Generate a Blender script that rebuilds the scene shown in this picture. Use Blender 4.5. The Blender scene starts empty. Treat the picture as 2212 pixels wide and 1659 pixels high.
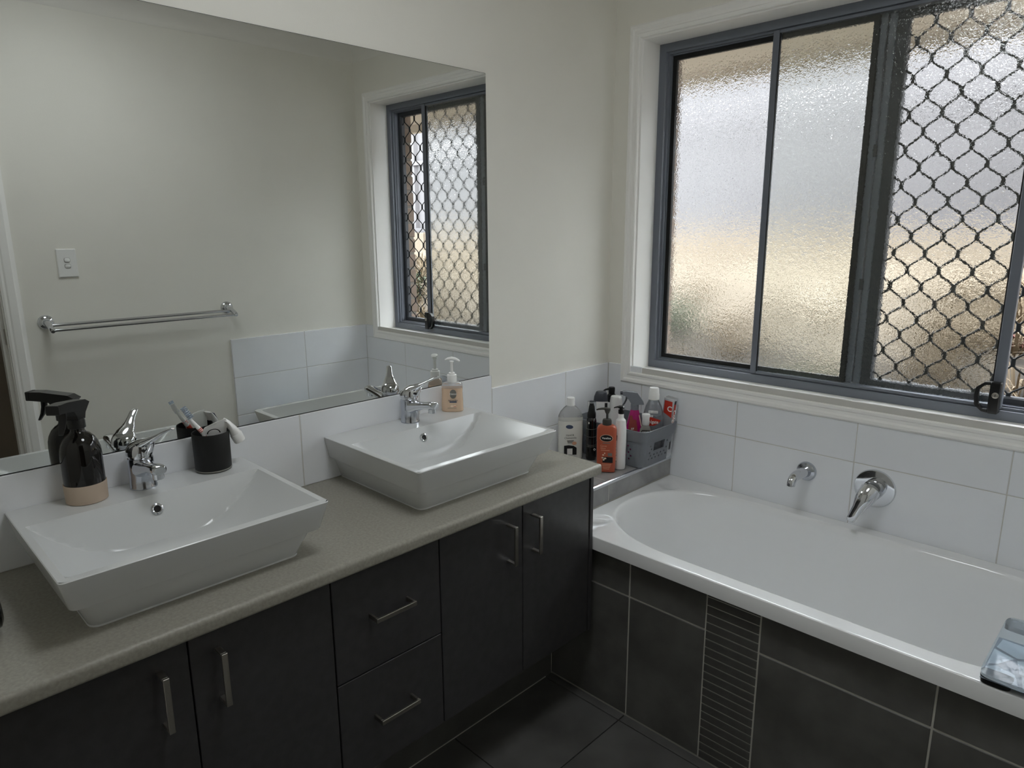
import bpy, bmesh, math, random
from mathutils import Vector, Matrix, noise
random.seed(7)
PI = math.pi
S = bpy.context.scene
C = S.collection

# ------------------------------------------------------------------ camera, world, sun, exposure
cam_d = bpy.data.cameras.new('camera'); cam = bpy.data.objects.new('camera', cam_d); C.objects.link(cam)
cam_d.sensor_width = 36.0; cam_d.sensor_fit = 'HORIZONTAL'; cam_d.lens = 24.275; cam_d.clip_start = 0.01
cam.location = (1.66455, -2.23275, 1.50265)
cam.rotation_mode = 'XYZ'; cam.rotation_euler = (1.352302, 0.00588041, 0.780009)
S.camera = cam

w = bpy.data.worlds.new('sky'); S.world = w; w.use_nodes = True
bg = w.node_tree.nodes['Background']; bg.inputs[0].default_value = (0.90, 0.945, 1.0, 1); bg.inputs[1].default_value = 10.0

sun_d = bpy.data.lights.new('sun', 'SUN'); sun_d.energy = 2.2; sun_d.angle = math.radians(1.5); sun_d.color = (1.0, 0.97, 0.92)
sun = bpy.data.objects.new('sun', sun_d); C.objects.link(sun)
sun.rotation_euler = Vector((0.22, 0.70, -0.70)).to_track_quat('-Z', 'Y').to_euler()

vs = S.view_settings
vs.view_transform = 'Standard'; vs.look = 'None'; vs.gamma = 1.0; vs.use_curve_mapping = False
vs.exposure = 0.60
cy = S.cycles
cy.use_denoising = True
cy.max_bounces = 24; cy.diffuse_bounces = 10; cy.glossy_bounces = 10; cy.transmission_bounces = 20; cy.transparent_max_bounces = 16
cy.caustics_refractive = True; cy.caustics_reflective = True; cy.blur_glossy = 0.3; cy.sample_clamp_indirect = 8.0

LAMP = 8.5        # brightness of the ceiling lamp's own diffuser

# ------------------------------------------------------------------ materials
def lin(r, g, b):
    return tuple(((c/255.0)/12.92 if c/255.0 <= .04045 else ((c/255.0+.055)/1.055)**2.4) for c in (r, g, b)) + (1.0,)
MATS = {}
def mat(name, rgb, rough=.5, metal=0, trans=0, ior=1.45, rgb2=None, nscale=8, ndetail=4, bump=0, bscale=60, coat=0, emit=None, nlo=.35, nhi=.65, spec=.5, sub=0):
    m = bpy.data.materials.new(name); m.use_nodes = True; MATS[name] = m
    nt = m.node_tree; p = nt.nodes['Principled BSDF']
    p.inputs['Base Color'].default_value = lin(*rgb)
    p.inputs['Roughness'].default_value = rough; p.inputs['Metallic'].default_value = metal
    p.inputs['Transmission Weight'].default_value = trans; p.inputs['IOR'].default_value = ior
    p.inputs['Coat Weight'].default_value = coat; p.inputs['Coat Roughness'].default_value = .05
    p.inputs['Specular IOR Level'].default_value = spec
    p.inputs['Subsurface Weight'].default_value = sub
    tc = nt.nodes.new('ShaderNodeTexCoord')
    if rgb2:
        n = nt.nodes.new('ShaderNodeTexNoise'); n.inputs['Scale'].default_value = nscale; n.inputs['Detail'].default_value = ndetail
        nt.links.new(tc.outputs['Object'], n.inputs['Vector'])
        r = nt.nodes.new('ShaderNodeValToRGB'); r.color_ramp.elements[0].position = nlo; r.color_ramp.elements[1].position = nhi
        r.color_ramp.elements[0].color = lin(*rgb); r.color_ramp.elements[1].color = lin(*rgb2)
        nt.links.new(n.outputs['Fac'], r.inputs['Fac']); nt.links.new(r.outputs['Color'], p.inputs['Base Color'])
    if bump:
        n2 = nt.nodes.new('ShaderNodeTexNoise'); n2.inputs['Scale'].default_value = bscale; n2.inputs['Detail'].default_value = 3
        nt.links.new(tc.outputs['Object'], n2.inputs['Vector'])
        b = nt.nodes.new('ShaderNodeBump'); b.inputs['Strength'].default_value = 1.0; b.inputs['Distance'].default_value = bump
        nt.links.new(n2.outputs['Fac'], b.inputs['Height']); nt.links.new(b.outputs['Normal'], p.inputs['Normal'])
    return m
mat('wall_paint', (236, 234, 226), .6, rgb2=(233, 231, 223), nscale=3, bump=.00015, bscale=300)
mat('ceiling_paint', (236, 234, 228), .7, bump=.0001, bscale=300)
mat('trim_paint', (246, 245, 242), .35)
mat('tile_white', (238, 240, 243), .13, rgb2=(235, 237, 241), nscale=5, bump=.00012, bscale=14)
mat('grout_white', (205, 203, 198), .8)
mat('tile_dark', (82, 81, 78), .42, rgb2=(108, 107, 104), nscale=6, ndetail=6, bump=.0003, bscale=90)
mat('floor_tile', (84, 83, 81), .38, rgb2=(108, 107, 105), nscale=5, ndetail=6, bump=.0003, bscale=90)
mat('tile_ledge', (136, 136, 136), .4, rgb2=(164, 164, 164), nscale=9, ndetail=6, bump=.0003, bscale=90)
mat('mosaic_dark', (78, 77, 74), .4, rgb2=(90, 89, 86), nscale=20)
mat('grout_grey', (196, 194, 186), .85)
mat('grout_dark', (34, 33, 32), .9)
mat('laminate', (142, 139, 129), .42, rgb2=(158, 155, 145), nscale=160, ndetail=3, nlo=.3, nhi=.7)
mat('charcoal_board', (58, 57, 58), .36, rgb2=(64, 63, 64), nscale=40, bump=.0001, bscale=140)
mat('board_edge', (22, 22, 22), .6)
mat('kick_tile', (84, 83, 80), .45, rgb2=(98, 97, 94), nscale=6)
mat('ceramic', (209, 211, 211), .16, coat=0)
mat('acrylic', (240, 241, 242), .10, coat=.3)
mat('chrome', (214, 216, 220), .06, metal=1)
mat('chrome_worn', (190, 194, 202), .12, metal=1, bump=.0001, bscale=400)
mat('steel_satin', (176, 172, 164), .32, metal=1)
mat('alu_trim', (215, 217, 222), .22, metal=1)
mat('alu_frame', (112, 117, 127), .42)
mat('alu_dark', (58, 61, 66), .5)
mat('gasket', (18, 18, 18), .6)
mat('screen_black', (40, 43, 43), .4)
mat('black_plastic', (16, 16, 17), .35)
mat('black_matt', (17, 17, 17), .55, bump=.0001, bscale=250)
mat('black_gloss', (12, 12, 12), .1, coat=.6)
mat('amber_glass', (20, 17, 15), .03, trans=.25, ior=1.5)
mat('silicone_beige', (186, 168, 150), .7)
mat('white_plastic', (240, 240, 238), .3)
mat('clear_plastic', (248, 249, 250), .08, trans=.8, ior=1.2)
mat('peach_soap', (246, 218, 190), .12, trans=.3, ior=1.2)
mat('milky_soap', (246, 245, 238), .2, trans=.15, ior=1.2)
mat('mouthwash', (205, 210, 216), .08, trans=.75, ior=1.33)
mat('gel_clear', (215, 212, 205), .1, trans=.6, ior=1.35)
mat('grey_plastic', (128, 132, 140), .4)
mat('basket_grey', (122, 126, 133), .45)
mat('cap_grey', (74, 77, 84), .35)
mat('orange_plastic', (184, 92, 66), .35)
mat('pump_dark', (62, 60, 56), .3)
mat('magenta_liquid', (176, 30, 112), .15, coat=.3)
mat('magenta_label', (158, 70, 66), .35)
mat('red_print', (190, 52, 36), .4)
mat('black_print', (26, 24, 26), .45)
mat('white_print', (244, 242, 238), .45)
mat('blue_print', (70, 84, 110), .45)
mat('grey_print', (120, 118, 112), .5)
mat('peach_print', (226, 170, 140), .5)
mat('cream_print', (232, 212, 190), .45)
mat('red_bristle', (206, 78, 60), .4)
mat('bristle_blue', (150, 166, 186), .6)
mat('silver_card', (206, 208, 212), .22, metal=.5)
mat('switch_white', (238, 238, 236), .3)
mat('hall_paint', (205, 196, 184), .7)
mat('soffit_paint', (214, 203, 186), .7)
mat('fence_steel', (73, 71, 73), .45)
mat('block_cream', (100, 91, 79), .85, rgb2=(110, 100, 87), nscale=12)
mat('brick_beige', (122, 107, 96), .85, rgb2=(112, 98, 86), nscale=22)
mat('mortar', (108, 102, 94), .9)
mat('soil', (84, 76, 66), .95, rgb2=(106, 97, 84), nscale=9, ndetail=8)
mat('rock', (128, 116, 102), .9, rgb2=(160, 148, 132), nscale=10)
mat('dry_grass', (112, 99, 80), .9)
mat('green_leaf', (62, 72, 54), .7)
mat('red_leaf', (84, 44, 36), .7)
mat('scale_feet', (14, 14, 14), .5)
mat('display_grey', (92, 98, 108), .15)
m = mat('mirror_silver', (226, 228, 226), .0, metal=1)

def glass_mat(name, bump, bscale, tint=(1, 1, 1, 1)):
    m = bpy.data.materials.new(name); m.use_nodes = True; MATS[name] = m
    nt = m.node_tree; nt.nodes.remove(nt.nodes['Principled BSDF'])
    out = nt.nodes['Material Output']; g = nt.nodes.new('ShaderNodeBsdfGlass'); g.inputs['IOR'].default_value = 1.5; g.inputs['Roughness'].default_value = 0.0
    g.inputs['Color'].default_value = tint
    nt.links.new(g.outputs[0], out.inputs['Surface'])
    if bump:
        tc = nt.nodes.new('ShaderNodeTexCoord')
        n1 = nt.nodes.new('ShaderNodeTexNoise'); n1.inputs['Scale'].default_value = bscale; n1.inputs['Detail'].default_value = 0.5; n1.inputs['Distortion'].default_value = .6
        sb_ = nt.nodes.new('ShaderNodeMath'); sb_.operation = 'SUBTRACT'; sb_.inputs[1].default_value = .5
        ab = nt.nodes.new('ShaderNodeMath'); ab.operation = 'ABSOLUTE'
        n2 = nt.nodes.new('ShaderNodeTexNoise'); n2.inputs['Scale'].default_value = bscale*.62; n2.inputs['Detail'].default_value = 0.0
        mu_ = nt.nodes.new('ShaderNodeMath'); mu_.operation = 'MULTIPLY_ADD'; mu_.inputs[1].default_value = .55
        b = nt.nodes.new('ShaderNodeBump'); b.inputs['Distance'].default_value = bump
        nt.links.new(tc.outputs['Object'], n1.inputs['Vector']); nt.links.new(tc.outputs['Object'], n2.inputs['Vector'])
        nt.links.new(n1.outputs['Fac'], sb_.inputs[0]); nt.links.new(sb_.outputs[0], ab.inputs[0])
        nt.links.new(n2.outputs['Fac'], mu_.inputs[0]); nt.links.new(ab.outputs[0], mu_.inputs[2])
        nt.links.new(mu_.outputs[0], b.inputs['Height']); nt.links.new(b.outputs['Normal'], g.inputs['Normal'])
    return m
glass_mat('obscure_glass', .0010, 120, (.97, .98, .97, 1))
mat('scale_glass', (226, 236, 244), .06, trans=.85, ior=1.18)
mat('cap_clear', (245, 246, 248), .03, trans=1, ior=1.12)
mat('soil_shaded', (44, 40, 35), .95, rgb2=(66, 60, 52), nscale=14, ndetail=8)  # bank soil with the shade beside the house put into its colour
mat('frost_print', (222, 230, 234), .3)
mat('web_print', (132, 142, 154), .4)

# ------------------------------------------------------------------ geometry helpers
class MB:
    def __init__(s, M=None): s.v = []; s.f = []; s.M = M
    def add(s, vs, fs, M=None):
        o = len(s.v); M = M or s.M
        s.v += [tuple(M @ Vector(p)) if M else tuple(p) for p in vs]
        s.f += [tuple(i+o for i in f) for f in fs]; return s
    def box(s, x0, x1, y0, y1, z0, z1, M=None):
        vs = [(x, y, z) for x in (x0, x1) for y in (y0, y1) for z in (z0, z1)]
        return s.add(vs, [(0, 1, 3, 2), (4, 6, 7, 5), (0, 4, 5, 1), (2, 3, 7, 6), (0, 2, 6, 4), (1, 5, 7, 3)], M)
    def cbox(s, x0, x1, y0, y1, z0, z1, c=.001, M=None):      # chamfered box, 44 triangles
        lo = (x0, y0, z0); hi = (x1, y1, z1); vs = []; idx = {}
        for sx in (0, 1):
            for sy in (0, 1):
                for sz in (0, 1):
                    base = [hi[k] if (sx, sy, sz)[k] else lo[k] for k in range(3)]; ins = [(-c if (sx, sy, sz)[k] else c) for k in range(3)]
                    for ax in range(3):
                        p = list(base)
                        for k in range(3):
                            if k != ax: p[k] += ins[k]
                        idx[(sx, sy, sz, ax)] = len(vs); vs.append(tuple(p))
        fs = []
        def quad(ps): fs.append(tuple(ps))
        for ax in range(3):
            a, b = [k for k in range(3) if k != ax]
            for sgn in (0, 1):
                q = []
                for (ua, ub) in ((0, 0), (1, 0), (1, 1), (0, 1)):
                    t = [0, 0, 0]; t[ax] = sgn; t[a] = ua; t[b] = ub; q.append(idx[(t[0], t[1], t[2], ax)])
                quad(q)
        for ax in range(3):                                   # edges parallel to ax
            a, b = [k for k in range(3) if k != ax]
            for ua in (0, 1):
                for ub in (0, 1):
                    q = []
                    for (e, which) in ((0, a), (1, a), (1, b), (0, b)):
                        t = [0, 0, 0]; t[ax] = e; t[a] = ua; t[b] = ub; q.append(idx[(t[0], t[1], t[2], which)])
                    quad(q)
        for sx in (0, 1):
            for sy in (0, 1):
                for sz in (0, 1): quad([idx[(sx, sy, sz, k)] for k in range(3)])
        return s.add(vs, fs, M)
    def rings(s, rs, cap0=True, cap1=True, closed=True, M=None):
        n = len(rs[0]); vs = [p for r in rs for p in r]; fs = []
        for i in range(len(rs)-1):
            for j in range(n if closed else n-1):
                k = (j+1) % n; fs.append((i*n+j, i*n+k, (i+1)*n+k, (i+1)*n+j))
        if cap0: fs.append(tuple(reversed(range(n))))
        if cap1: fs.append(tuple((len(rs)-1)*n+j for j in range(n)))
        return s.add(vs, fs, M)
    def lathe(s, prof, seg=32, M=None, cap0=True, cap1=True):
        return s.rings([[(r*math.cos(2*PI*j/seg), r*math.sin(2*PI*j/seg), z) for j in range(seg)] for r, z in prof], cap0, cap1, True, M)
    def loft(s, secs, seg=36, M=None, cap0=True, cap1=True):   # (z, rx, ry, n[, cx, cy])
        return s.rings([sring(*q, seg=seg) for q in secs], cap0, cap1, True, M)
    def sweep(s, path, wh, up=(0, 0, 1), seg=16, n=2.2, M=None, cap=True):
        P = [Vector(p) for p in path]; rs = []
        for i, p in enumerate(P):
            t = (P[min(i+1, len(P)-1)]-P[max(i-1, 0)]).normalized(); r = t.cross(Vector(up)).normalized(); u = r.cross(t)
            w_, h_ = wh[i] if isinstance(wh[0], (tuple, list)) else wh
            ring = []
            for j in range(seg):
                a = 2*PI*j/seg; ca, sa = math.cos(a), math.sin(a)
                ring.append(tuple(p+r*(w_*math.copysign(abs(ca)**(2/n), ca))+u*(h_*math.copysign(abs(sa)**(2/n), sa))))
            rs.append(ring)
        return s.rings(rs, cap, cap, True, M)
    def tube(s, path, r, seg=12, M=None):
        return s.sweep(path, [(r, r)]*len(path), (0.13, 0.21, .97), seg, 2.0, M)
    def prism(s, poly, d0, d1, M=None, plane='xz'):             # polygon extruded along the missing axis
        def P(a, b, d): return {'xz': (a, d, b), 'xy': (a, b, d), 'yz': (d, a, b)}[plane]
        n = len(poly); vs = [P(a, b, d0) for a, b in poly]+[P(a, b, d1) for a, b in poly]
        fs = [tuple(range(n)), tuple(reversed(range(n, 2*n)))]+[(i, (i+1) % n, n+(i+1) % n, n+i) for i in range(n)]
        return s.add(vs, fs, M)
    def frame(s, x0, x1, z0, z1, prof, y=0, closed=False):      # profile (outward offset, y) swept round a rectangle in the xz plane
        rs = [[(x0-d, y+q, z0-d), (x1+d, y+q, z0-d), (x1+d, y+q, z1+d), (x0-d, y+q, z1+d)] for d, q in prof]
        if closed: rs.append(rs[0])
        return s.rings(rs, False, False)
def sring(z, rx, ry, n=2, cx=0, cy=0, seg=36):
    out = []
    for j in range(seg):
        a = 2*PI*j/seg; c, q = math.cos(a), math.sin(a)
        out.append((cx+rx*math.copysign(abs(c)**(2/n), c), cy+ry*math.copysign(abs(q)**(2/n), q), z))
    return out
def finish(me, smooth):
    bm = bmesh.new(); bm.from_mesh(me); bmesh.ops.recalc_face_normals(bm, faces=bm.faces); bm.to_mesh(me); bm.free()
    if smooth:
        me.polygons.foreach_set('use_smooth', [True]*len(me.polygons)); me.set_sharp_from_angle(angle=math.radians(smooth))
def mesh(name, mb, m, smooth=35):
    me = bpy.data.meshes.new(name); me.from_pydata(mb.v, [], mb.f); finish(me, smooth)
    me.materials.append(MATS[m]); return me
def link(name, data, parent=None, loc=None):
    o = bpy.data.objects.new(name, data); C.objects.link(o)
    if parent is not None: o.parent = parent
    if loc is not None: o.location = loc
    return o
def part(name, mb, m, parent=None, smooth=35, label=None):
    o = link(name, mesh(name, mb, m, smooth), parent)
    if label: o['label'] = label
    return o
def tag(o, label, cat, group=None):
    o['label'] = label; o['category'] = cat
    if group: o['group'] = group
    return o
def thing(name, label, cat, loc=(0, 0, 0), yaw=0, group=None):
    o = link(name, None, None, loc); o.empty_display_size = .05; o.rotation_euler = (0, 0, math.radians(yaw))
    return tag(o, label, cat, group)
def struct(name, mb=None, m=None, smooth=0, label=None):
    o = link(name, mesh(name, mb, m, smooth) if mb else None); o['kind'] = 'structure'
    if label: o['label'] = label
    return o
TILES = {}
def piece(name, parent, x, y, z, m, c=.0012):                  # one tile, brick or block; alike pieces share a mesh
    d = tuple(round(b-a, 4) for a, b in (x, y, z)); key = (d, m, c)
    if key not in TILES:
        TILES[key] = mesh(name, MB().cbox(-d[0]/2, d[0]/2, -d[1]/2, d[1]/2, -d[2]/2, d[2]/2, c), m, 0)
    return link(name, TILES[key], parent, ((x[0]+x[1])/2, (y[0]+y[1])/2, (z[0]+z[1])/2))
def spans(edges, gap): return [(a+gap/2, b-gap/2) for a, b in zip(edges[:-1], edges[1:]) if b-a > .01]
def text(s, size, m, parent, M, name='lettering', depth=.0002, sx=1.0, bold=0):
    cu = bpy.data.curves.new('t', 'FONT'); cu.body = s; cu.size = size; cu.align_x = 'CENTER'; cu.align_y = 'CENTER'; cu.extrude = depth; cu.resolution_u = 3; cu.offset = bold
    to = bpy.data.objects.new('t', cu); C.objects.link(to); dg = bpy.context.evaluated_depsgraph_get()
    me = bpy.data.meshes.new_from_object(to.evaluated_get(dg)); bpy.data.objects.remove(to); bpy.data.curves.remove(cu)
    me.transform(M @ Matrix.Scale(sx, 4, (1, 0, 0))); me.materials.clear(); me.materials.append(MATS[m]); me.name = name
    return link(name, me, parent)
def front(x, y, z, tilt=0, roll=0):                            # a flat print facing local -y
    return Matrix.Translation((x, y, z)) @ Matrix.Rotation(PI/2+tilt, 4, 'X') @ Matrix.Rotation(roll, 4, 'Z')
def sideface(x, y, z, roll=0):                                 # a flat print facing local +x
    return Matrix.Translation((x, y, z)) @ Matrix.Rotation(PI/2, 4, 'Z') @ Matrix.Rotation(PI/2, 4, 'X') @ Matrix.Rotation(roll, 4, 'Z')
def plate(poly, depth, m, parent, M, name='print', smooth=0):   # flat printed patch from a 2-d outline
    return part(name, MB(M).prism(poly, -depth, depth, plane='xy'), m, parent, smooth)
def oval(rx, ry, n=24): return [(rx*math.cos(2*PI*i/n), ry*math.sin(2*PI*i/n)) for i in range(n)]
def rect(w_, h_): return [(-w_/2, -h_/2), (w_/2, -h_/2), (w_/2, h_/2), (-w_/2, h_/2)]

# ------------------------------------------------------------------ measures (metres)
RW = 1.7483            # room width: mirror wall x = 0 to towel rail wall
YB = -2.78             # wall behind the doorway end
ZCEIL = 2.462
WX0, WX1, WZ0, WZ1 = .1232, 1.6091, .9638, 2.1651
TT = .009              # tile thickness
ZT2, ZT1, ZT0 = .9809, .7847, .5885
DY0, DY1 = -2.53, -1.705   # doorway
HOBY = -.627

# ------------------------------------------------------------------ room shell
wl = struct('wall_left', MB().box(-.1, 0, YB-.1, .17, -.05, ZCEIL+.1), 'wall_paint')
m_ = MB()
m_.box(-.1, WX0-.018, 0, .1, -.05, ZCEIL+.1); m_.box(WX1+.018, RW+.1, 0, .1, -.05, ZCEIL+.1)
m_.box(WX0-.018, WX1+.018, 0, .1, -.05, WZ0-.018); m_.box(WX0-.018, WX1+.018, 0, .1, WZ1+.018, ZCEIL+.1)
wb = struct('wall_back', m_, 'wall_paint')
m_ = MB()
m_.box(RW, RW+.09, DY1+.02, .17, -.05, ZCEIL+.1); m_.box(RW, RW+.09, YB-.1, DY0-.02, -.05, ZCEIL+.1); m_.box(RW, RW+.09, DY0-.02, DY1+.02, 2.06, ZCEIL+.1)
wr = struct('wall_right', m_, 'wall_paint')
struct('wall_front', MB().box(-.1, RW+.1, YB-.1, YB, -.05, ZCEIL+.1), 'wall_paint')
struct('ceiling', MB().box(-.1, RW+.1, YB-.1, .17, ZCEIL, ZCEIL+.1), 'ceiling_paint')
fl = struct('floor', MB().box(-.1, RW+.1, YB-.1, 0, -.1, -.006), 'grout_dark')
# cove cornices
def cove(name, pts):
    return struct(name, pts, 'ceiling_paint', 40)
prof = [(0, 0)]+[(.004+.074*(1-math.cos(a)), .006+.074*math.sin(a)) for a in [i*PI/2/10 for i in range(11)]]+[(.082, .082), (0, .082)]
zb0 = ZCEIL-.082
cove('trim_1', MB().prism([(a, zb0+b) for a, b in prof], YB, 0, plane='xz'))
cove('trim_2', MB().prism([(RW-a, zb0+b) for a, b in prof], YB, 0, plane='xz'))
cove('trim_3', MB().prism([(-a, zb0+b) for a, b in prof], 0, RW, plane='yz'))
cove('trim_4', MB().prism([(YB+a, zb0+b) for a, b in prof], 0, RW, plane='yz'))

# white wall tiles, each one its own piece, over a recessed grout bed
G = .0028
part('grout', MB().box(.0, .0078, -2.2, -.6602, .80, 1.0255).box(0, .0078, -.6602, 0, .55, ZT2-.002), 'grout_white', wl, 0)
ys = [-2.2, -1.7683, -1.3683, -.9683, -.6602]
for y in spans(ys, G): piece('tile', wl, (0, TT), y, (.8262, 1.0262), 'tile_white')
for zz in ((ZT1+G/2, ZT2), (ZT0, ZT1-G/2)):
    for y in spans([-.6602, -.2739, -TT], G): piece('tile', wl, (0, TT), y, zz, 'tile_white')
part('grout', MB().box(0, RW, -.0078, 0, .55, ZT2-.002), 'grout_white', wb, 0)
xs = [TT, .1718, .5718, .9718, 1.3718, RW-TT]
for i, x in enumerate(spans(xs, G)):
    piece('tile', wb, x, (-TT, 0), (ZT0-.03, ZT1-G/2), 'tile_white')
    piece('tile', wb, x, (-TT, 0), (ZT1+G/2, ZT2 if i in (0,) else .9115), 'tile_white')
    if i == 4: piece('tile', wb, (1.668, RW-TT), (-TT, 0), (.9125, ZT2), 'tile_white')
part('grout', MB().box(RW-.0098, RW, -.799, 0, .0, ZT2-.002), 'grout_white', wr, 0)
for zz in ((ZT1+G/2, ZT2), (ZT0+G/2, ZT1-G/2), (.3923+G/2, ZT0-G/2), (.1961+G/2, .3923-G/2), (.0, .1961-G/2)):
    for y in spans([-.801, -.4, -TT], G):
        if zz[1] < .56: y = (y[0], max(y[0]+.13, -.68)) if y[0] < -.5 else None
        if y: piece('tile', wr, (RW-TT-.002, RW), y, zz, 'tile_white')

# floor tiles and the strip beside the bath
for x in spans([-.233, .167, .567, .967, 1.367, RW], .003):
    for y in spans([YB, -2.7075, -2.2985, -1.8895, -1.4808, -1.0722, -.6605], .003): piece('floor_tile', fl, x, y, (-.012, 0), 'floor_tile')
    piece('floor_tile', fl, x, (-.659, -.6285), (-.012, .0005), 'floor_tile')

# ------------------------------------------------------------------ window
wn = struct('window_1', label='aluminium sliding window with obscure glass and diamond security screen')
part('architrave', MB().frame(WX0, WX1, WZ0, WZ1, [(.006, 0), (.006, -.013), (.010, -.016), (.017, -.016), (.021, -.012), (.030, -.013), (.036, -.018), (.045, -.018), (.048, -.014), (.051, -.012), (.0535, 0)]), 'trim_paint', wn, 30)
part('reveal_lining', MB().frame(WX0, WX1, WZ0, WZ1, [(0, .168), (0, .001), (.001, 0), (.018, 0), (.018, .168)]), 'trim_paint', wn, 30)
FY = .104
part('window_frame', MB().frame(WX0+.0005, WX1-.0005, WZ0+.0005, WZ1-.0005, [(0, FY+.07), (0, FY), (-.028, FY), (-.0285, FY+.003), (-.0285, FY+.012), (-.036, FY+.012), (-.036, FY+.022), (-.040, FY+.022), (-.040, FY+.07)], closed=True), 'alu_frame', wn, 30)
part('gasket', MB().frame(WX0+.040, .870, WZ0+.040, WZ1-.040, [(0, .134), (-.016, .134), (-.016, .150), (0, .150)], closed=True), 'gasket', wn, 0)
part('mullion', MB().cbox(.862, .889, .146, .176, WZ0+.040, WZ1-.040, .002).cbox(.892, .914, .150, .176, WZ0+.040, WZ1-.040, .002), 'alu_frame', wn, 0)
mu = part('screw_plate', MB().cbox(.884, .896, .1435, .146, 1.72, 1.755, .0006).cbox(.884, .896, .1435, .146, 1.31, 1.345, .0006), 'alu_dark', wn, 0)
part('pane', MB().box(.165, .868, .140, .146, WZ0+.042, WZ1-.042), 'obscure_glass', wn, 0, 'fixed obscure glass pane')
# sliding sash, slid part open
sx0, sx1, sz0, sz1 = .553, 1.3105, WZ0+.031, WZ1-.031
sa = part('sash', MB().cbox(sx0, sx0+.021, .108, .131, sz0, sz1, .002).cbox(sx1-.026, sx1, .106, .131, sz0, sz1, .002).cbox(sx0+.021, sx1-.026, .111, .131, sz0, sz0+.010, .001).cbox(sx0+.021, sx1-.026, .111, .131, sz1-.010, sz1, .001), 'alu_frame', wn, 0)
part('pane', MB().box(sx0+.020, sx1-.025, .117, .122, sz0+.009, sz1-.009), 'obscure_glass', sa, 0, 'obscure glass of the sliding sash')
part('seal', MB().box(sx0+.0205, sx0+.0235, .1105, .1165, sz0+.01, sz1-.01).box(sx1-.0295, sx1-.0255, .1105, .1165, sz0+.01, sz1-.01), 'gasket', sa, 0)
# key lock with a D-shaped pull
lk = part('lock', MB().cbox(1.282, 1.309, .082, .106, .984, 1.075, .003), 'black_plastic', wn, 0, 'black sash lock with pull')
Mlk = Matrix.Translation((1.282, .094, 1.0295))
ring_o = [(.004, .045), (-.014, .043), (-.033, .026), (-.036, 0), (-.033, -.026), (-.014, -.043), (.004, -.045)]
ring_i = [(.004, .036), (-.012, .035), (-.024, .021), (-.026, 0), (-.024, -.021), (-.012, -.035), (.004, -.036)]
mm = MB(Mlk)
rr = [[(a, d, b) for a, b in ring] for ring, d in ((ring_o, -.008), (ring_o, .008), (ring_i, .008), (ring_i, -.008), (ring_o, -.008))]
mm.rings(rr, False, False, closed=False)
part('pull', mm, 'black_plastic', lk, 0)
part('key_cylinder', MB(Matrix.Translation((1.2975, .0820, 1.038)) @ Matrix.Rotation(PI/2, 4, 'X')).lathe([(.0085, 0), (.0085, .0015), (.0075, .002)], 20), 'steel_satin', lk)
part('keyhole', MB().box(1.2967, 1.2983, .0795, .081, 1.034, 1.042), 'black_print', lk, 0)
# diamond security screen
sc_ = part('screen_frame', MB().frame(.9145, WX1-.028, WZ0+.027, WZ1-.027, [(0, .150), (-.030, .150), (-.034, .156), (-.034, .176), (0, .176)], closed=True), 'alu_dark', wn, 30)
gx0, gx1, gz0, gz1 = .9445, WX1-.058, WZ0+.057, WZ1-.057
def clip_seg(a, b):
    t0, t1 = 0.0, 1.0; d = (b[0]-a[0], b[1]-a[1])
    for p, q in ((-d[0], a[0]-gx0), (d[0], gx1-a[0]), (-d[1], a[1]-gz0), (d[1], gz1-a[1])):
        if abs(p) < 1e-12:
            if q < 0: return None
        elif p < 0: t0 = max(t0, q/p)
        else: t1 = min(t1, q/p)
    return None if t0 >= t1 else [(a[0]+d[0]*t, a[1]+d[1]*t) for t in (t0, t1)]
mesh_ = MB(); PX, PZ = .0864, .1013; NX0, NZ0 = .9696, 1.9343
def node(i, j): return (NX0+PX/2*i, NZ0+PZ/2*j)
for i in range(-2, 18):
    for j in range(-22, 6):
        if (i+j) % 2: continue
        x, z = node(i, j)
        for sxn in (-1, 1):                                    # strands leave each knot vertically and curve to the neighbours
            bx, bz = node(i+sxn, j+1)
            pts = [(x+sxn*.0035, z+.0100), (x+sxn*.0080, z+.0160), (bx-sxn*.0080, bz-.0160), (bx-sxn*.0035, bz-.0100)]
            pl = []
            for a, b in zip(pts[:-1], pts[1:]):
                sg = clip_seg(a, b)
                if sg: pl.append(sg)
            for sg in pl:
                mesh_.sweep([(sg[0][0], .164, sg[0][1]), (sg[1][0], .164, sg[1][1])], [(.0029, .0020)]*2, (0, 1, 0), 6, 2.2)
        sg = clip_seg((x, z-.0125), (x, z+.0125))
        if sg and gx0 < x < gx1: mesh_.sweep([(x, .164, sg[0][1]), (x, .164, sg[1][1])], [(.0062, .0026)]*2, (0, 1, 0), 8, 2.6)
part('diamond_grille', mesh_, 'screen_black', sc_, 40)

# ------------------------------------------------------------------ ceiling lamp
lm = thing('ceiling_light', 'round white ceiling lamp with opal diffuser above the middle of the room', 'ceiling light', (.95, -1.45, ZCEIL))
part('lamp_base', MB().lathe([(.25, 0), (.25, -.018), (.245, -.022), (.232, -.024)], 48), 'trim_paint', lm)
dm = mat('opal_diffuser', (250, 250, 248), .4); pn = dm.node_tree.nodes['Principled BSDF']
pn.inputs['Emission Color'].default_value = (.93, .97, 1, 1); pn.inputs['Emission Strength'].default_value = LAMP
part('diffuser', MB().lathe([(.232, -.022), (.228, -.040), (.205, -.058), (.150, -.070), (.07, -.076), (.01, -.077)], 48, cap0=False), 'opal_diffuser', lm)

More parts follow.
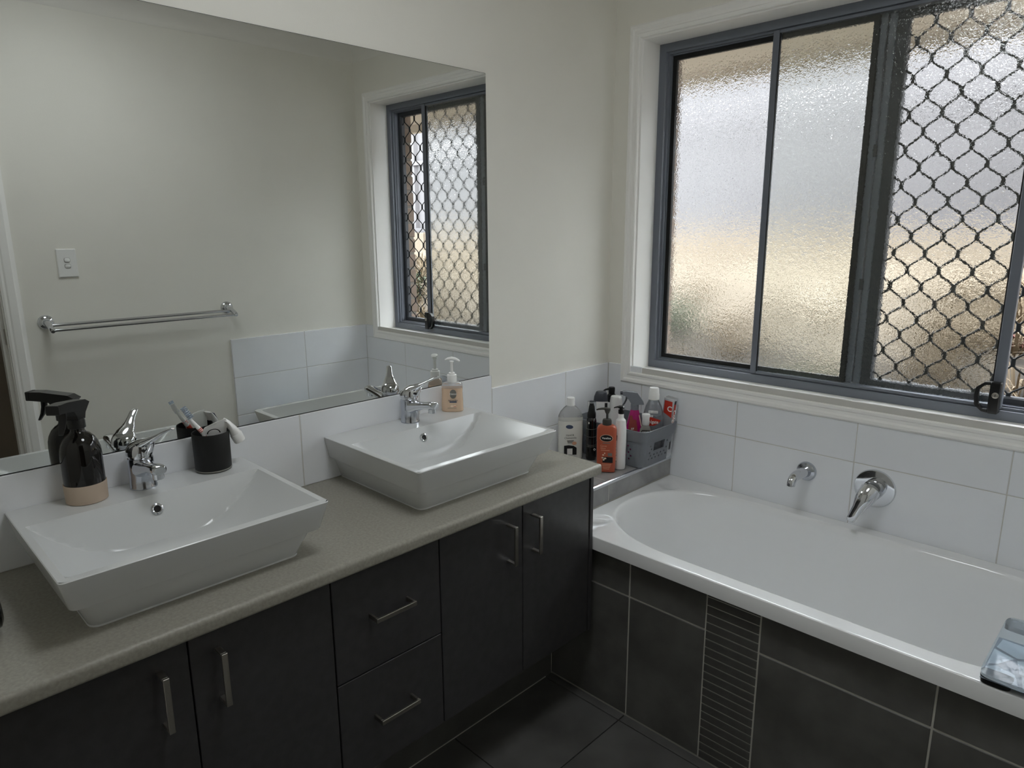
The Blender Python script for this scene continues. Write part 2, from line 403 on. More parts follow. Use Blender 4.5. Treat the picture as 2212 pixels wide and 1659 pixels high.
# ------------------------------------------------------------------ doorway on the towel rail wall
d1 = struct('door_1', label='white painted door frame without its leaf in view')
jm = MB()
jm.box(RW+.0, RW+.09, DY1, DY1+.02, 0, 2.06).box(RW, RW+.09, DY0-.02, DY0, 0, 2.06).box(RW, RW+.09, DY0, DY1, 2.04, 2.06)
jm.box(RW+.036, RW+.076, DY1-.012, DY1, 0, 2.04).box(RW+.036, RW+.076, DY0, DY0+.012, 0, 2.04)
part('jamb', jm, 'trim_paint', d1, 0)
aprof = [(.004, 0), (.004, .010), (.012, .014), (.020, .013), (.026, .017), (.050, .018), (.056, .013), (.0675, .011), (.068, 0)]
am = MB(); rs = []
for d, q in aprof:
    rs.append([(RW-q, DY1+d, 0), (RW-q, DY1+d, 2.04+d), (RW-q, DY0-d, 2.04+d), (RW-q, DY0-d, 0)])
am.rings(rs, False, False, closed=False)
part('architrave', am, 'trim_paint', d1, 30)
part('strike_plate', MB().cbox(RW+.012, RW+.034, DY1-.0015, DY1, 1.06, 1.125, .0006).box(RW+.018, RW+.028, DY1-.0018, DY1-.0005, 1.075, 1.11), 'steel_satin', d1, 0)
hm = MB()
for b in ((1.86, 3.3, -3.4, -.6, -.05, 0), (1.86, 3.3, -3.4, -.6, 2.45, 2.5), (3.25, 3.3, -3.4, -.6, 0, 2.45), (1.84, 3.3, -3.45, -3.4, 0, 2.45), (1.84, 3.3, -.6, -.55, 0, 2.45), (1.839, 1.86, -3.4, -2.56, 0, 2.45), (1.839, 1.86, -1.68, -.6, 0, 2.45), (1.839, 1.86, -2.56, -1.68, 2.07, 2.45)): hm.box(*b)
struct('wall_hall', hm, 'hall_paint')
part('floor_sill', MB().box(RW, 1.86, DY0, DY1, -.05, 0.0), 'floor_tile', d1, 0)

# ------------------------------------------------------------------ outside
we = MB()
we.box(-1.5, WX0-.0055, .178, .262, -.3, 2.6); we.box(WX1+.0055, 3.6, .178, .262, -.3, 2.6); we.box(WX0-.02, WX1+.02, .178, .262, -.3, WZ0-.03); we.box(WX0-.02, WX1+.02, .178, .262, WZ1+.02, 2.6)
we = struct('wall_exterior', we, 'mortar')
zc = WZ0-.01; k = 0
while zc < WZ1:
    h = min(.076, WZ1+.01-zc)
    for x, in (((WX0-.11-.115*(k % 2), WX0-.004),), ((WX1+.004, WX1+.11+.115*(k % 2)),)):
        piece('brick', we, x, (.180, .272), (zc, zc+h), 'brick_beige', .004)
    zc += .086; k += 1
for i in range(17):
    xx = WX0-.02+i*.0905; piece('sill_brick', we, (xx, xx+.0805), (.180, .29), (WZ0-.085, WZ0-.012), 'brick_beige', .004)
ev = thing('eave', 'beige painted eave soffit with gutter above the window', 'eave', (0, .2, 2.19))
part('soffit', MB().box(-3, 6, .07, .54, 0, .02), 'soffit_paint', ev, 0)
part('fascia', MB().box(-3, 6, .54, .56, -.05, .18), 'soffit_paint', ev, 0)
part('gutter', MB().prism([(.56, .02), (.58, -.035), (.66, -.035), (.675, .0), (.675, .10), (.665, .10), (.665, 0), (.655, -.025), (.585, -.025), (.565, .03)], -3, 6, plane='yz'), 'soffit_paint', ev, 0)
# sloping bank
gm = MB(); NXg, NYg = 90, 40; gv = []; gf = []
def bank(x, y):
    t = max(0, min(1, (y-.5)/1.9)); z = .45+.86*t**.9
    return z+.07*noise.noise(Vector((x*1.3, y*1.7, 0)))*(.3+t*(1-t)*3)+.03*noise.noise(Vector((x*6, y*6, 3)))
for j in range(NYg+1):
    for i in range(NXg+1):
        x = -4+10.5*i/NXg; y = .25+2.15*j/NYg; gv.append((x, y, bank(x, y)))
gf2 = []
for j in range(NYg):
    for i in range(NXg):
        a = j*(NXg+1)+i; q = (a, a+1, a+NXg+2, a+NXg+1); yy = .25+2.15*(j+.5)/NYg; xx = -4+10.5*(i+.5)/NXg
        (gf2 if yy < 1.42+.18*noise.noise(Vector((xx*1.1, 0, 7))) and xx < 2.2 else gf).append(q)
gm.add(gv, gf); gr = struct('ground', gm, 'soil', 60, 'dry sandy bank rising behind the window')
struct('ground_shaded', MB().add(gv, gf2), 'soil_shaded', 60, 'strip of the bank under the window, coloured dark for the house shade')  # near part of the bank, its shade painted as a darker soil
rt = thing('retaining_wall', 'cream block retaining wall under the steel fence', 'retaining wall', (0, 2.36, 0))
part('core', MB().box(-4, 6.5, .02, .2, .2, 1.49), 'mortar', rt, 0)
for r_, z in enumerate((.90, 1.10, 1.30)):
    for i in range(27):
        x = -4+.39*i+.195*(r_ % 2)
        if x < 6.2: piece('block', rt, (x, x+.38), (0, .1), (z, z+.19), 'block_cream', .006)
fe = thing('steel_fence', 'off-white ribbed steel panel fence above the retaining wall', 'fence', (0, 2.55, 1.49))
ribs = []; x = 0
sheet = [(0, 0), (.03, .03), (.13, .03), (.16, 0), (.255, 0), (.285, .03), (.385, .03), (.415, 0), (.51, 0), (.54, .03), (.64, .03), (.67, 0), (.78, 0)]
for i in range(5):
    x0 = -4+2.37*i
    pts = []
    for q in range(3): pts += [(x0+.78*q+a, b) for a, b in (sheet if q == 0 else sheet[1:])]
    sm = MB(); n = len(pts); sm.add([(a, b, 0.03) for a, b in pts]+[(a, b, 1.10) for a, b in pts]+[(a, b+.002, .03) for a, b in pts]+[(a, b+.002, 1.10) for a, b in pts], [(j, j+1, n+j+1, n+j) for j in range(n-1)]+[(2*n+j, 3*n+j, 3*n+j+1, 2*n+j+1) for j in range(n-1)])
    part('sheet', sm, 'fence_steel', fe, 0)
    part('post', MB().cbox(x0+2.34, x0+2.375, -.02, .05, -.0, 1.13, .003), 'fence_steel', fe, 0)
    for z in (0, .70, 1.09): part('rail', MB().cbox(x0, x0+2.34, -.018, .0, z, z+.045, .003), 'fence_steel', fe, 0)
ROCKS = [(3.62, 1.35, .17, 'large dark rock low on the bank beyond the brick reveal'), (2.75, 1.72, .10, 'small pale rock beside the olive shrub on the bank'), (.15, 1.75, .11, 'rounded brown rock on the bank behind the small grey-green shrub'), (-1.15, 1.2, .14, 'broad brown rock on the bank beside the dark green shrub')]
for i, (x, y, s_, lab) in enumerate(ROCKS):
    bmx = bmesh.new(); bmesh.ops.create_icosphere(bmx, subdivisions=3, radius=1)
    for v in bmx.verts: v.co *= 1+.35*noise.noise(v.co*1.4+Vector((i*5, 0, 0)))+.08*noise.noise(v.co*5); v.co.x *= 1.3; v.co.z *= .7; v.co *= s_
    me = bpy.data.meshes.new('bank_rock'); bmx.to_mesh(me); bmx.free(); finish(me, 30); me.materials.append(MATS['rock'])
    tag(link('bank_rock', me, None, (x, y, bank(x, y)+s_*.2)), lab, 'rock', 'rocks on the bank outside the window')
def tufts(name, spots, m, n, h, spread, label):
    b = MB()
    for (x, y) in spots:
        for k in range(n):
            a = random.uniform(0, 2*PI); r = random.uniform(0, spread*.4); lx, ly = x+r*math.cos(a), y+r*math.sin(a); z0 = bank(lx, ly)-.01
            hh = h*random.uniform(.5, 1.1); ex = lx+spread*random.uniform(.2, 1)*math.cos(a); ey = ly+spread*random.uniform(.2, 1)*math.sin(a)
            px, py = -math.sin(a)*.004, math.cos(a)*.004; mx_, my_ = (lx*.55+ex*.45), (ly*.55+ey*.45)
            b.add([(lx-px, ly-py, z0), (lx+px, ly+py, z0), (mx_+px, my_+py, z0+hh*.7), (mx_-px, my_-py, z0+hh*.7), (ex, ey, z0+hh*random.uniform(.6, 1))], [(0, 1, 2, 3), (3, 2, 4)])
    o = part(name, b, m, None, 0); tag(o, label, 'grass'); o['kind'] = 'stuff'
tufts('dry_grass', [(random.uniform(-1.8, 4.8), random.uniform(.8, 2.1)) for _ in range(110)]+[(random.uniform(.75, 1.35), random.uniform(.9, 2.1)) for _ in range(40)]+[(random.uniform(2.6, 4.2), random.uniform(.9, 2.1)) for _ in range(40)], 'dry_grass', 26, .16, .16, 'dry straw-coloured grass on the bank outside')
def shrub(x, y, r, n, m, label, cat='shrub'):
    b = MB(); z0 = bank(x, y)
    for k in range(n):
        d = Vector((random.gauss(0, 1), random.gauss(0, 1), abs(random.gauss(0, 1)))).normalized()*r*random.uniform(.35, 1); p = Vector((x, y, z0))+d
        t = Vector((random.gauss(0, 1), random.gauss(0, 1), random.gauss(0, 1))).normalized(); q = t.cross(Vector((0.3, .1, .9))).normalized(); L = random.uniform(.02, .045)
        b.add([tuple(p), tuple(p+t*L*.5+q*L*.25), tuple(p+t*L), tuple(p+t*L*.5-q*L*.25)], [(0, 1, 2, 3)])
    t = thing(label.split(' ')[2] if False else 'bank_shrub', label, cat, (0, 0, 0))
    part('foliage', b, m, t, 0)
    part('stem', MB().tube([(x, y, z0-.03), (x+.01, y, z0+r*.3), (x-.01, y+.02, z0+r*.6)], .006, 6), 'rock', t)
shrub(-.62, 1.45, .22, 900, 'green_leaf', 'dark green shrub low on the bank left of the window')
shrub(.45, .95, .20, 700, 'green_leaf', 'small grey-green shrub close under the middle of the window')
shrub(1.12, 1.55, .10, 70, 'red_leaf', 'small red-leaved plant on the dry bank')
shrub(3.3, 1.5, .24, 700, 'green_leaf', 'olive shrub on the bank beyond the brick reveal')

# ------------------------------------------------------------------ bath hob (dark tiled) and ledge
hb = thing('bath_hob', 'dark grey tiled bath hob and end ledge with a narrow mosaic strip', 'bath surround', (0, 0, 0))
part('bed', MB().box(.0, RW-.012, HOBY+.0018, HOBY+.03, -.005, .5395).box(0.01, .3156, -.6595, -TT, .541, .6555), 'grout_grey', hb, 0)
GD = .0045
cols = [.0, .164, .569, .825]
for x in spans(cols, GD): 
    for z in ((.003, .412-GD/2), (.412+GD/2, .5395)): piece('tile', hb, x, (HOBY, HOBY+.012), z, 'tile_dark', .0015)
for x in spans([.980, 1.385, RW-.010], GD):
    for z in ((.003, .412-GD/2), (.412+GD/2, .5395)): piece('tile', hb, x, (HOBY, HOBY+.012), z, 'tile_dark', .0015)
zz = .412
while zz-.02565 > -.02: zz -= .02565
while zz < .5395:
    piece('mosaic_tile', hb, (.825+GD/2, .980-GD/2), (HOBY, HOBY+.012), (max(.003, zz+.0016), min(.5395, zz+.02565-.0016)), 'mosaic_dark', .0006); zz += .02565
for y in spans([-.6595, -.4, -TT], .004):
    piece('tile', hb, (.3088, .3168), y, (.5845, .6485), 'tile_ledge', .001)
    piece('tile', hb, (.0095, .3100), y, (.646, .6565), 'tile_ledge', .001)
part('edge_trim', MB().prism([(.3095, .6585), (.3095, .656)]+[(.3100+.0085*math.sin(a), .6500+.0085*math.cos(a)) for a in [i*PI/2/8 for i in range(9)]]+[(.3185, .6465), (.3120, .6465)], -.6595, -TT, plane='xz'), 'alu_trim', hb, 40)

# ------------------------------------------------------------------ bathtub
tb = MB(); TX0, TX1, TY0, TY1, TZ = .3175, RW-.0115, -.6587, -.0095, .583
cxl, cxr, aL, aR, yc, bw = .715, 1.33, .36, .34, -.333, .2735
NA = 160
def outline(inset, insL=None, insR=None):
    insL = inset if insL is None else insL; insR = inset if insR is None else insR
    out = []
    for j in range(NA):
        a = 2*PI*(j+.5)/NA; c, s_ = math.cos(a), math.sin(a); n = 2.25
        yy = yc+(bw-inset)*math.copysign(abs(s_)**(2/n), s_)
        if c < 0: xx = cxl-(aL-insL)*abs(c)**(2/n)
        else: xx = cxr+(aR-insR)*abs(c)**(2/n)
        out.append((xx, yy))
    return out
o0 = outline(0)
def outer(p):                                                   # matching point on the rectangular edge
    cx0, cy0 = (TX0+TX1)/2, (TY0+TY1)/2
    bxm = min(max(p[0], TX0+.36), TX1-.36); dx, dy = p[0]-bxm, p[1]-yc
    t = 1e9
    if dx > 1e-6: t = min(t, (TX1-bxm)/dx)
    if dx < -1e-6: t = min(t, (TX0-bxm)/dx)
    if dy > 1e-6: t = min(t, (TY1-yc)/dy)
    if dy < -1e-6: t = min(t, (TY0-yc)/dy)
    return (bxm+dx*t, yc+dy*t)
ou = [outer(p) for p in o0]
def snap(q):                                                    # pull the nearest samples exactly into the corners
    return q
for cxn, cyn in ((TX0, TY0), (TX0, TY1), (TX1, TY0), (TX1, TY1)):
    k = min(range(NA), key=lambda i: (ou[i][0]-cxn)**2+(ou[i][1]-cyn)**2); ou[k] = (cxn, cyn)
def clampin(q, d): return (min(max(q[0], TX0+d), TX1-d), min(max(q[1], TY0+d), TY1-d))
def dent(x, y):
    z = 0
    for (px, py, sg) in ((.378, -.548, -1), (.378, -.118, 1)):
        u = ((x-px)*.75+(y-py)*sg*-.66); v = ((x-px)*.66*sg+(y-py)*.75)
        u = (x-px)*.77-(y-py)*.64*sg; v = (x-px)*.64*sg+(y-py)*.77
        q = (u/.050)**2+(v/.034)**2
        if q < 1: z -= .0045*min(1, (1-q)*2.2)
    return z
rs = [[(q[0], q[1], .5400) for q in ou], [(q[0], q[1], TZ-.005) for q in ou], [clampin(q, .0015)+(TZ-.0015,) for q in ou], [clampin(q, .005)+(TZ,) for q in ou]]
NR = 14
for k in range(1, NR+1):
    t = k/NR; ring = []
    for q, p in zip(ou, o0):
        q = clampin(q, .005); x, y = q[0]+(p[0]-q[0])*t, q[1]+(p[1]-q[1])*t
        ring.append((x, y, TZ+dent(x, y)*(1 if t < .97 else .5)))
    rs.append(ring)
for ins, insL, insR, z in ((.004, .004, .004, -.0025), (.008, .009, .010, -.009), (.013, .017, .02, -.03), (.027, .04, .06, -.12), (.044, .065, .13, -.22), (.062, .09, .20, -.30), (.085, .12, .25, -.345), (.12, .16, .30, -.372), (.17, .22, .33, -.382), (.24, .30, .335, -.386)):
    ring = []
    for (x, y) in outline(ins, insL, insR):
        yy = y
        if y > yc and -.30 < z < -.04:                          # shallow arm rest hollow in the far side
            g = math.exp(-((x-1.33)/.17)**2)*math.exp(-((z+.15)/.06)**2); yy = y+.016*g
        ring.append((x, yy, TZ+z))
    rs.append(ring)
tb.rings(rs, False, True)
tag(part('bathtub', tb, 'acrylic', None, 40), 'white acrylic bathtub with rounded end set in the dark tiled hob', 'bathtub')

# ------------------------------------------------------------------ bath spout and mixer
sp = thing('bath_spout', 'small chrome bath spout on round flange on the white tiles', 'bath spout', (.830, -TT, .721))
Mw = Matrix.Rotation(PI/2, 4, 'X')
part('flange', MB(Mw).lathe([(.032, 0), (.032, .004), (.029, .009), (.018, .012), (.0165, .016)], 36), 'chrome_worn', sp)
pth = [(0, -.008, 0), (0, -.05, .004), (0, -.085, .006), (0, -.104, .004), (0, -.115, -.002), (0, -.1195, -.011), (0, -.120, -.019)]
part('spout', MB().sweep(pth, [(.018, .018), (.0165, .0165), (.0155, .0155), (.0145, .0145), (.014, .0135), (.0135, .013), (.0135, .013)], (0, 0.01, 1) if False else (1, 0, 0), 20, 2.1), 'chrome', sp)
mx = thing('bath_mixer', 'chrome lever mixer with large round plate above the bath', 'mixer tap', (1.0405, -TT, .7165))
part('wall_plate', MB(Mw).lathe([(.0605, 0), (.0605, .003), (.058, .007), (.050, .0085), (.030, .009)], 56), 'chrome', mx)
part('sleeve', MB(Mw).lathe([(.030, .008), (.030, .030), (.0285, .033)], 36), 'chrome', mx)
Ml = Matrix.Translation((0, -.050, 0)) @ Matrix.Rotation(math.radians(20), 4, 'Y')
lv = MB(Ml)
lv.lathe([(.030, -.0), (.030, .004)], 36, M=Matrix.Translation((0, -.030, 0)) @ Mw)
lv.sweep([(0, .012, .012), (0, .002, .006), (0, -.014, -.010), (0, -.026, -.028), (0, -.034, -.048), (0, -.042, -.072), (0, -.046, -.088), (0, -.048, -.094)], [(.020, .016), (.029, .028), (.029, .027), (.0245, .019), (.0175, .0115), (.0145, .0085), (.0135, .0075), (.010, .005)], (0, -.7, .7), 24, 2.1)
part('lever', lv, 'chrome', mx)

# ------------------------------------------------------------------ vanity
CF, CZ0, CZ1, YE = .4831, .7935, .8255, -.6637
wt = MB(); R_ = .011
pr = [(.001, CZ0), (.001, CZ1)]+[(CF-R_+R_*math.sin(a), CZ1-R_+R_*math.cos(a)) for a in [i*PI/2/6 for i in range(7)]]+[(CF-.007+.007*math.cos(a), CZ0+.007-.007*math.sin(a)) for a in [i*PI/2/5 for i in range(6)]]
wt.prism(pr, -2.21, YE-.004, plane='xz'); wt.rings([[(x+(0 if x > .1 else 0), YE-.004, z) for x, z in pr], [(min(x, CF-.0015), YE-.001, min(max(z, CZ0+.001), CZ1-.001)) for x, z in pr], [(min(x, CF-.004), YE, min(max(z, CZ0+.003), CZ1-.003)) for x, z in pr]], False, True)
tag(part('worktop', wt, 'laminate', None, 40), 'grey-beige laminate worktop with rounded front edge carrying both basins', 'worktop')
XF = .4508
def handle(parent, y, z, horiz=False):
    M = Matrix.Translation((XF, y, z)) @ (Matrix.Rotation(PI/2, 4, 'X') if horiz else Matrix.Identity(4))
    h = part('handle', MB(M).cbox(.0285, .0345, -.0055, .0055, -.055, .055, .0008), 'steel_satin', parent, 0, 'satin steel bar handle')
    for s_ in (-1, 1): part('handle_post', MB(M).cbox(-.0005, .0288, -.0055, .0055, s_*.0545-.006 if s_ > 0 else -.0545, .0545 if s_ > 0 else -.0485, .0008), 'steel_satin', h, 0)
def door(parent, y0, y1, hy):
    d = part('door', MB().cbox(XF-.018, XF, y0+.0015, y1-.0015, .2709, .7895, .0012), 'charcoal_board', parent, 0)
    handle(d, hy, .6875)
c1 = thing('vanity_cabinet', 'charcoal two-door vanity cabinet under the basin with the spray bottle', 'cabinet', (0, 0, 0))
part('carcass', MB().box(.012, XF-.020, -2.20, -1.5595, .2725, .7925), 'board_edge', c1, 0)
door(c1, -2.146, -1.852, -1.904); door(c1, -1.852, -1.5585, -1.801)
part('filler', MB().cbox(XF-.018, XF, -2.20, -2.1475, .2709, .7895, .0012), 'charcoal_board', c1, 0)
c2 = thing('drawer_unit', 'charcoal two-drawer unit between the vanity cabinets', 'drawers', (0, 0, 0))
part('carcass', MB().box(.012, XF-.020, -1.558, -1.2625, .2725, .7925), 'board_edge', c2, 0)
for z0, z1, hz_ in ((.5285, .7895, .6625), (.2709, .5255, .404)):
    dr = part('drawer', MB().cbox(XF-.018, XF, -1.5585+.002, -1.262-.002, z0, z1, .0012), 'charcoal_board', c2, 0)
    handle(dr, -1.4145, hz_, True)
c3 = thing('vanity_cabinet', 'charcoal two-door vanity cabinet beside the bath under the basin with the soap pump', 'cabinet', (0, 0, 0))
part('carcass', MB().box(.012, XF-.020, -1.261, -.690, .2725, .7925), 'board_edge', c3, 0)
door(c3, -1.262, -.971, -1.028); door(c3, -.971, -.680, -.9315)
part('end_panel', MB().cbox(.012, XF+.003, -.6785, -.6645, .2709, .7930, .001), 'charcoal_board', c3, 0)
bb = struct('baseboard_left', MB().box(.0, .2585, -2.2, -.6285, 0, .2715), 'kick_tile')
part('grout_line', MB().box(.2585, .2600, -2.2, -.6605, -.001, .003).box(.2585, .2596, -.6310, -.6290, 0, .27), 'grout_grey', bb, 0)

# ------------------------------------------------------------------ basins
BZ0, BZ1 = CZ1, .951
def rrect(x0, x1, hw, z, r=.008, n=4, rb=.002):
    pts = []
    for (cx_, cy_, a0, rad) in ((x1-r, hw-r, 0, r), (x0+rb, hw-rb, PI/2, rb), (x0+rb, -hw+rb, PI, rb), (x1-r, -hw+r, 3*PI/2, r)):
        for i in range(n+1): a = a0+PI/2*i/n; pts.append((cx_+rad*math.cos(a), cy_+rad*math.sin(a), z))
    return pts
def smin(a, b, k):
    h = max(0, min(1, .5+.5*(b-a)/k)); return b*(1-h)+a*h-k*h*(1-h)
OX0, OX1, OH = .124, .414, .2325
def bowl(x, y):
    db, df, ds = x-OX0, OX1-x, OH-abs(y)
    side = .096*(1-max(0, 1-ds/.20)**2.2)
    d = smin(smin(db*2.6, side, .012), df*2.0, .012)
    return max(0, smin(d, .093, .012)+.0)
def basin(name, y, label):
    t = thing(name, label, 'washbasin', (0.0095, y, BZ0), 0, 'rectangular white basins on the worktop')
    b = MB(); X0 = 0.0; dx = -.0095
    rg = [rrect(X0, .375+dx, .2005, 0.0, .02), rrect(X0, .374+dx, .1998, .003, .02), rrect(X0, .403+dx, .2205, .0625, .02), rrect(X0, .405+dx, .2225, .0635, .02), rrect(X0, .4155+dx, .2320, .0635, .014), rrect(X0, .4172+dx, .2335, .0655, .014), rrect(X0, .4315+dx, .2460, BZ1-BZ0-.003, .009), rrect(X0, .4318+dx, .2463, BZ1-BZ0-.0015, .009), rrect(X0+.001, .4300+dx, .2448, BZ1-BZ0, .008)]
    b.rings(rg, True, False)
    # deck and rim: strip from outer loop to opening, then the bowl as a fine grid
    NXb, NYb = 46, 64
    xs_ = [OX0+(OX1-OX0)*i/NXb for i in range(NXb+1)]; ys_ = [-OH+2*OH*j/NYb for j in range(NYb+1)]
    gv = [(x+dx, yy, BZ1-BZ0-bowl(x, yy)) for x in xs_ for yy in ys_]; gf = [(i*(NYb+1)+j, (i+1)*(NYb+1)+j, (i+1)*(NYb+1)+j+1, i*(NYb+1)+j+1) for i in range(NXb) for j in range(NYb)]
    b.add(gv, gf)
    zt = BZ1-BZ0; xo, ho = .4300+dx, .2448; A, Bx = OX0+dx, OX1+dx
    b.add([(X0+.001, -ho, zt), (X0+.001, ho, zt), (A, ho, zt), (A, -ho, zt), (A, OH, zt), (A, -OH, zt), (Bx, OH, zt), (Bx, -OH, zt), (Bx, ho, zt), (Bx, -ho, zt), (xo, ho-.008, zt), (xo, -ho+.008, zt), (xo-.008, ho, zt), (xo-.008, -ho, zt), (Bx, ho, zt)],
          [(0, 3, 2, 1), (2, 8, 6, 4), (3, 5, 7, 9), (6, 8, 12, 10), (7, 11, 13, 9), (6, 10, 11, 7)])
    part('basin_body', b, 'ceramic', t, 28)
    nrm = Vector((2.6, 0, 1)).normalized(); q = Matrix.Translation((.1355+dx, 0, BZ1-BZ0-.030)) @ nrm.to_track_quat('Z', 'Y').to_matrix().to_4x4()
    part('overflow_ring', MB(q).lathe([(.0075, .0005), (.0075, .0035), (.0095, .0045), (.0120, .0035), (.0130, 0), (.0130, -.004)], 28, cap0=False, cap1=False), 'chrome', t)
    part('overflow_hole', MB(q).lathe([(.0078, -.001), (.0078, .0012)], 20), 'gasket', t)
    part('drain', MB(Matrix.Translation((.27+dx, 0, BZ1-BZ0-.0935))).lathe([(.031, 0), (.031, .002), (.028, .004), (.010, .0045)], 28), 'chrome', t)
    return t
BY1, BY2 = -1.7815, -1.0555
basin('washbasin', BY1, 'white rectangular basin with spray bottle and black tumbler on its deck')
basin('washbasin', BY2, 'white rectangular basin beside the bath with a soap pump on its deck')

def basin_tap(y, x, label):
    t = thing('basin_mixer', label, 'mixer tap', (x, y, BZ1), 0, 'chrome basin mixers')
    part('body', MB().lathe([(.0280, 0), (.0280, .004), (.0270, .006), (.0262, .030), (.0262, .066), (.0255, .069), (.0240, .0700)], 40), 'chrome_worn', t)
    part('collar', MB().lathe([(.0240, .0690), (.0240, .0735), (.0258, .0745), (.0262, .0765)], 40), 'chrome', t)
    so = part('spout', MB().sweep([(.004, 0, .046), (.020, 0, .048), (.045, 0, .0545), (.075, 0, .0610), (.104, 0, .0660), (.119, 0, .0670), (.1225, 0, .0668)], [(.0235, .021), (.0225, .0185), (.0165, .0125), (.0145, .0105), (.0150, .0105), (.0140, .0095), (.0115, .0075)], (0, 0, 1), 24, 2.8), 'chrome', t)
    part('aerator', MB(Matrix.Translation((.1060, 0, .0450))).lathe([(.0105, 0), (.0115, .001), (.0115, .012), (.0125, .013)], 24), 'chrome', so)
    lev = MB(Matrix.Rotation(math.radians(35), 4, 'Z'))
    lev.loft([(.0765, .0272, .0272, 2, -.0005, 0), (.0835, .0272, .0272, 2, -.0005, 0), (.0910, .0262, .0262, 2, .0005, 0), (.0985, .0230, .0232, 2, .0025, 0), (.1045, .0170, .0185, 2, .006, 0), (.1085, .0090, .0110, 2, .010, 0), (.1098, .003, .004, 2, .012, 0)], 32)
    lev.sweep([(-.006, 0, .092), (.012, 0, .101), (.028, 0, .1075), (.044, 0, .1160), (.060, 0, .1250), (.076, 0, .1330), (.086, 0, .1370), (.0895, 0, .1380)], [(.020, .014), (.0205, .0125), (.0165, .0085), (.0110, .0052), (.0088, .0038), (.0086, .0033), (.0078, .003), (.004, .0018)], (0, 0, 1), 20, 2.2)
    lev.sweep([(.012, 0, .080), (.024, 0, .088), (.034, 0, .104)], [(.014, .010), (.012, .009), (.007, .005)], (0, 0, 1), 16, 2.2)
    lo = part('lever', lev, 'chrome', t)
    part('indicator', MB(Matrix.Translation((.0305, 0, .0895)) @ Matrix.Rotation(PI/2, 4, 'Y')).lathe([(.0035, -.003), (.0035, .0012)], 14), 'black_print', lo)
basin_tap(-1.7791, .0567, 'chrome lever mixer on the basin deck beside the black tumbler')
basin_tap(-1.0400, .0545, 'chrome lever mixer on the basin deck beside the peach soap pump')

# ------------------------------------------------------------------ mirror
mi = thing('wall_mirror', 'large frameless mirror on the wall above both basins', 'mirror', (.0, 0, 0))
part('mirror_glass', MB().box(.0045, .0065, -2.6, -.6684, 1.0290, 1.9748), 'mirror_silver', mi, 0)
part('mirror_backing', MB().box(.0, .0045, -2.6, -.6676, 1.0270, 1.9762), 'board_edge', mi, 0)

# ------------------------------------------------------------------ towel rail and switch on the right wall
tr = thing('towel_rail', 'chrome double towel rail on the wall opposite the mirror', 'towel rail', (RW, -1.183, 1.141))
for s_ in (-1, 1):
    M = Matrix.Translation((0, s_*.381, 0)) @ Matrix.Rotation(-PI/2, 4, 'Y')
    bk = part('bracket', MB(M).lathe([(.030, 0), (.030, .004), (.026, .010), (.017, .014), (.014, .020)], 32).sweep([(0, 0, .012), (-.004, 0, .04), (-.014, 0, .072), (-.026, 0, .100), (-.030, 0, .108)], [(.014, .014), (.012, .012), (.011, .011), (.011, .011), (.007, .007)], (0, 1, 0), 20, 2.0), 'chrome', tr)
for dx_, dz_ in ((-.058, -.009), (-.098, -.026)):
    part('bar', MB().tube([(dx_, -.384, dz_), (dx_, .384, dz_)], .0065, 16), 'chrome', tr)
sw = thing('light_switch', 'white double rocker light switch above the towel rail', 'light switch', (RW, -1.457, 1.381))
part('switch_plate', MB().cbox(-.009, 0, -.0365, .0365, -.0585, .0585, .003), 'switch_white', sw, 0)
for dz in (.0125, -.0125):
    part('rocker_surround', MB(Matrix.Translation((-.0085, 0, dz)) @ Matrix.Rotation(-PI/2, 4, 'Y')).loft([(0, .0095, .0115, 3.5), (.0012, .0095, .0115, 3.5), (.0016, .0085, .0105, 3.5)], 24), 'grey_print', sw)
    part('rocker', MB(Matrix.Translation((-.0095, 0, dz)) @ Matrix.Rotation(-PI/2, 4, 'Y') @ Matrix.Rotation(.12 if dz > 0 else -.12, 4, 'Y')).loft([(0, .0082, .0102, 3.5), (.0022, .0082, .0102, 3.5), (.0030, .0070, .0090, 3.5)], 24), 'switch_white', sw)

# ------------------------------------------------------------------ things on basin 1
sb = thing('spray_bottle', 'dark glass trigger spray bottle with beige silicone base sleeve', 'spray bottle', (.0525, -1.889, BZ1), -44)
part('bottle', MB().loft([(.001, .0375, .0375, 2), (.04, .0385, .0385, 2), (.100, .0385, .0385, 2), (.114, .0375, .0375, 2), (.126, .0345, .0345, 2), (.137, .0290, .0290, 2), (.145, .0215, .0215, 2), (.149, .0155, .0155, 2), (.153, .0135, .0135, 2), (.166, .0130, .0130, 2)], 44), 'amber_glass', sb)
part('sleeve', MB().loft([(0, .0370, .0370, 2), (.0015, .0392, .0392, 2), (.0400, .0402, .0402, 2), (.0412, .0395, .0395, 2), (.0405, .0386, .0386, 2), (.004, .036, .036, 2)], 44, cap1=False), 'silicone_beige', sb)
part('collar', MB().lathe([(.0150, .158), (.0165, .159), (.0165, .172), (.0150, .178), (.012, .1785)], 28), 'black_plastic', sb)
hd = [(-.034, .206), (-.020, .214), (.040, .2215), (.062, .2215), (.063, .203), (.040, .201), (.022, .198), (.014, .186), (.012, .176), (-.012, .176), (-.016, .188)]
part('spray_head', MB().prism(hd, -.0125, .0125), 'black_plastic', sb, 0)
part('nozzle', MB().cbox(.062, .071, -.013, .013, .2025, .2220, .0015), 'black_plastic', sb, 0)
part('trigger', MB().sweep([(.040, 0, .202), (.041, 0, .188), (.046, 0, .172), (.055, 0, .158)], [(.008, .0045), (.008, .0040), (.007, .0035), (.005, .002)], (1, 0, 0), 14, 2.6), 'black_plastic', sb)
tm = thing('tumbler', 'matt black bathroom tumbler holding a toothbrush and a tube', 'tumbler', (.0530, -1.6215, BZ1))
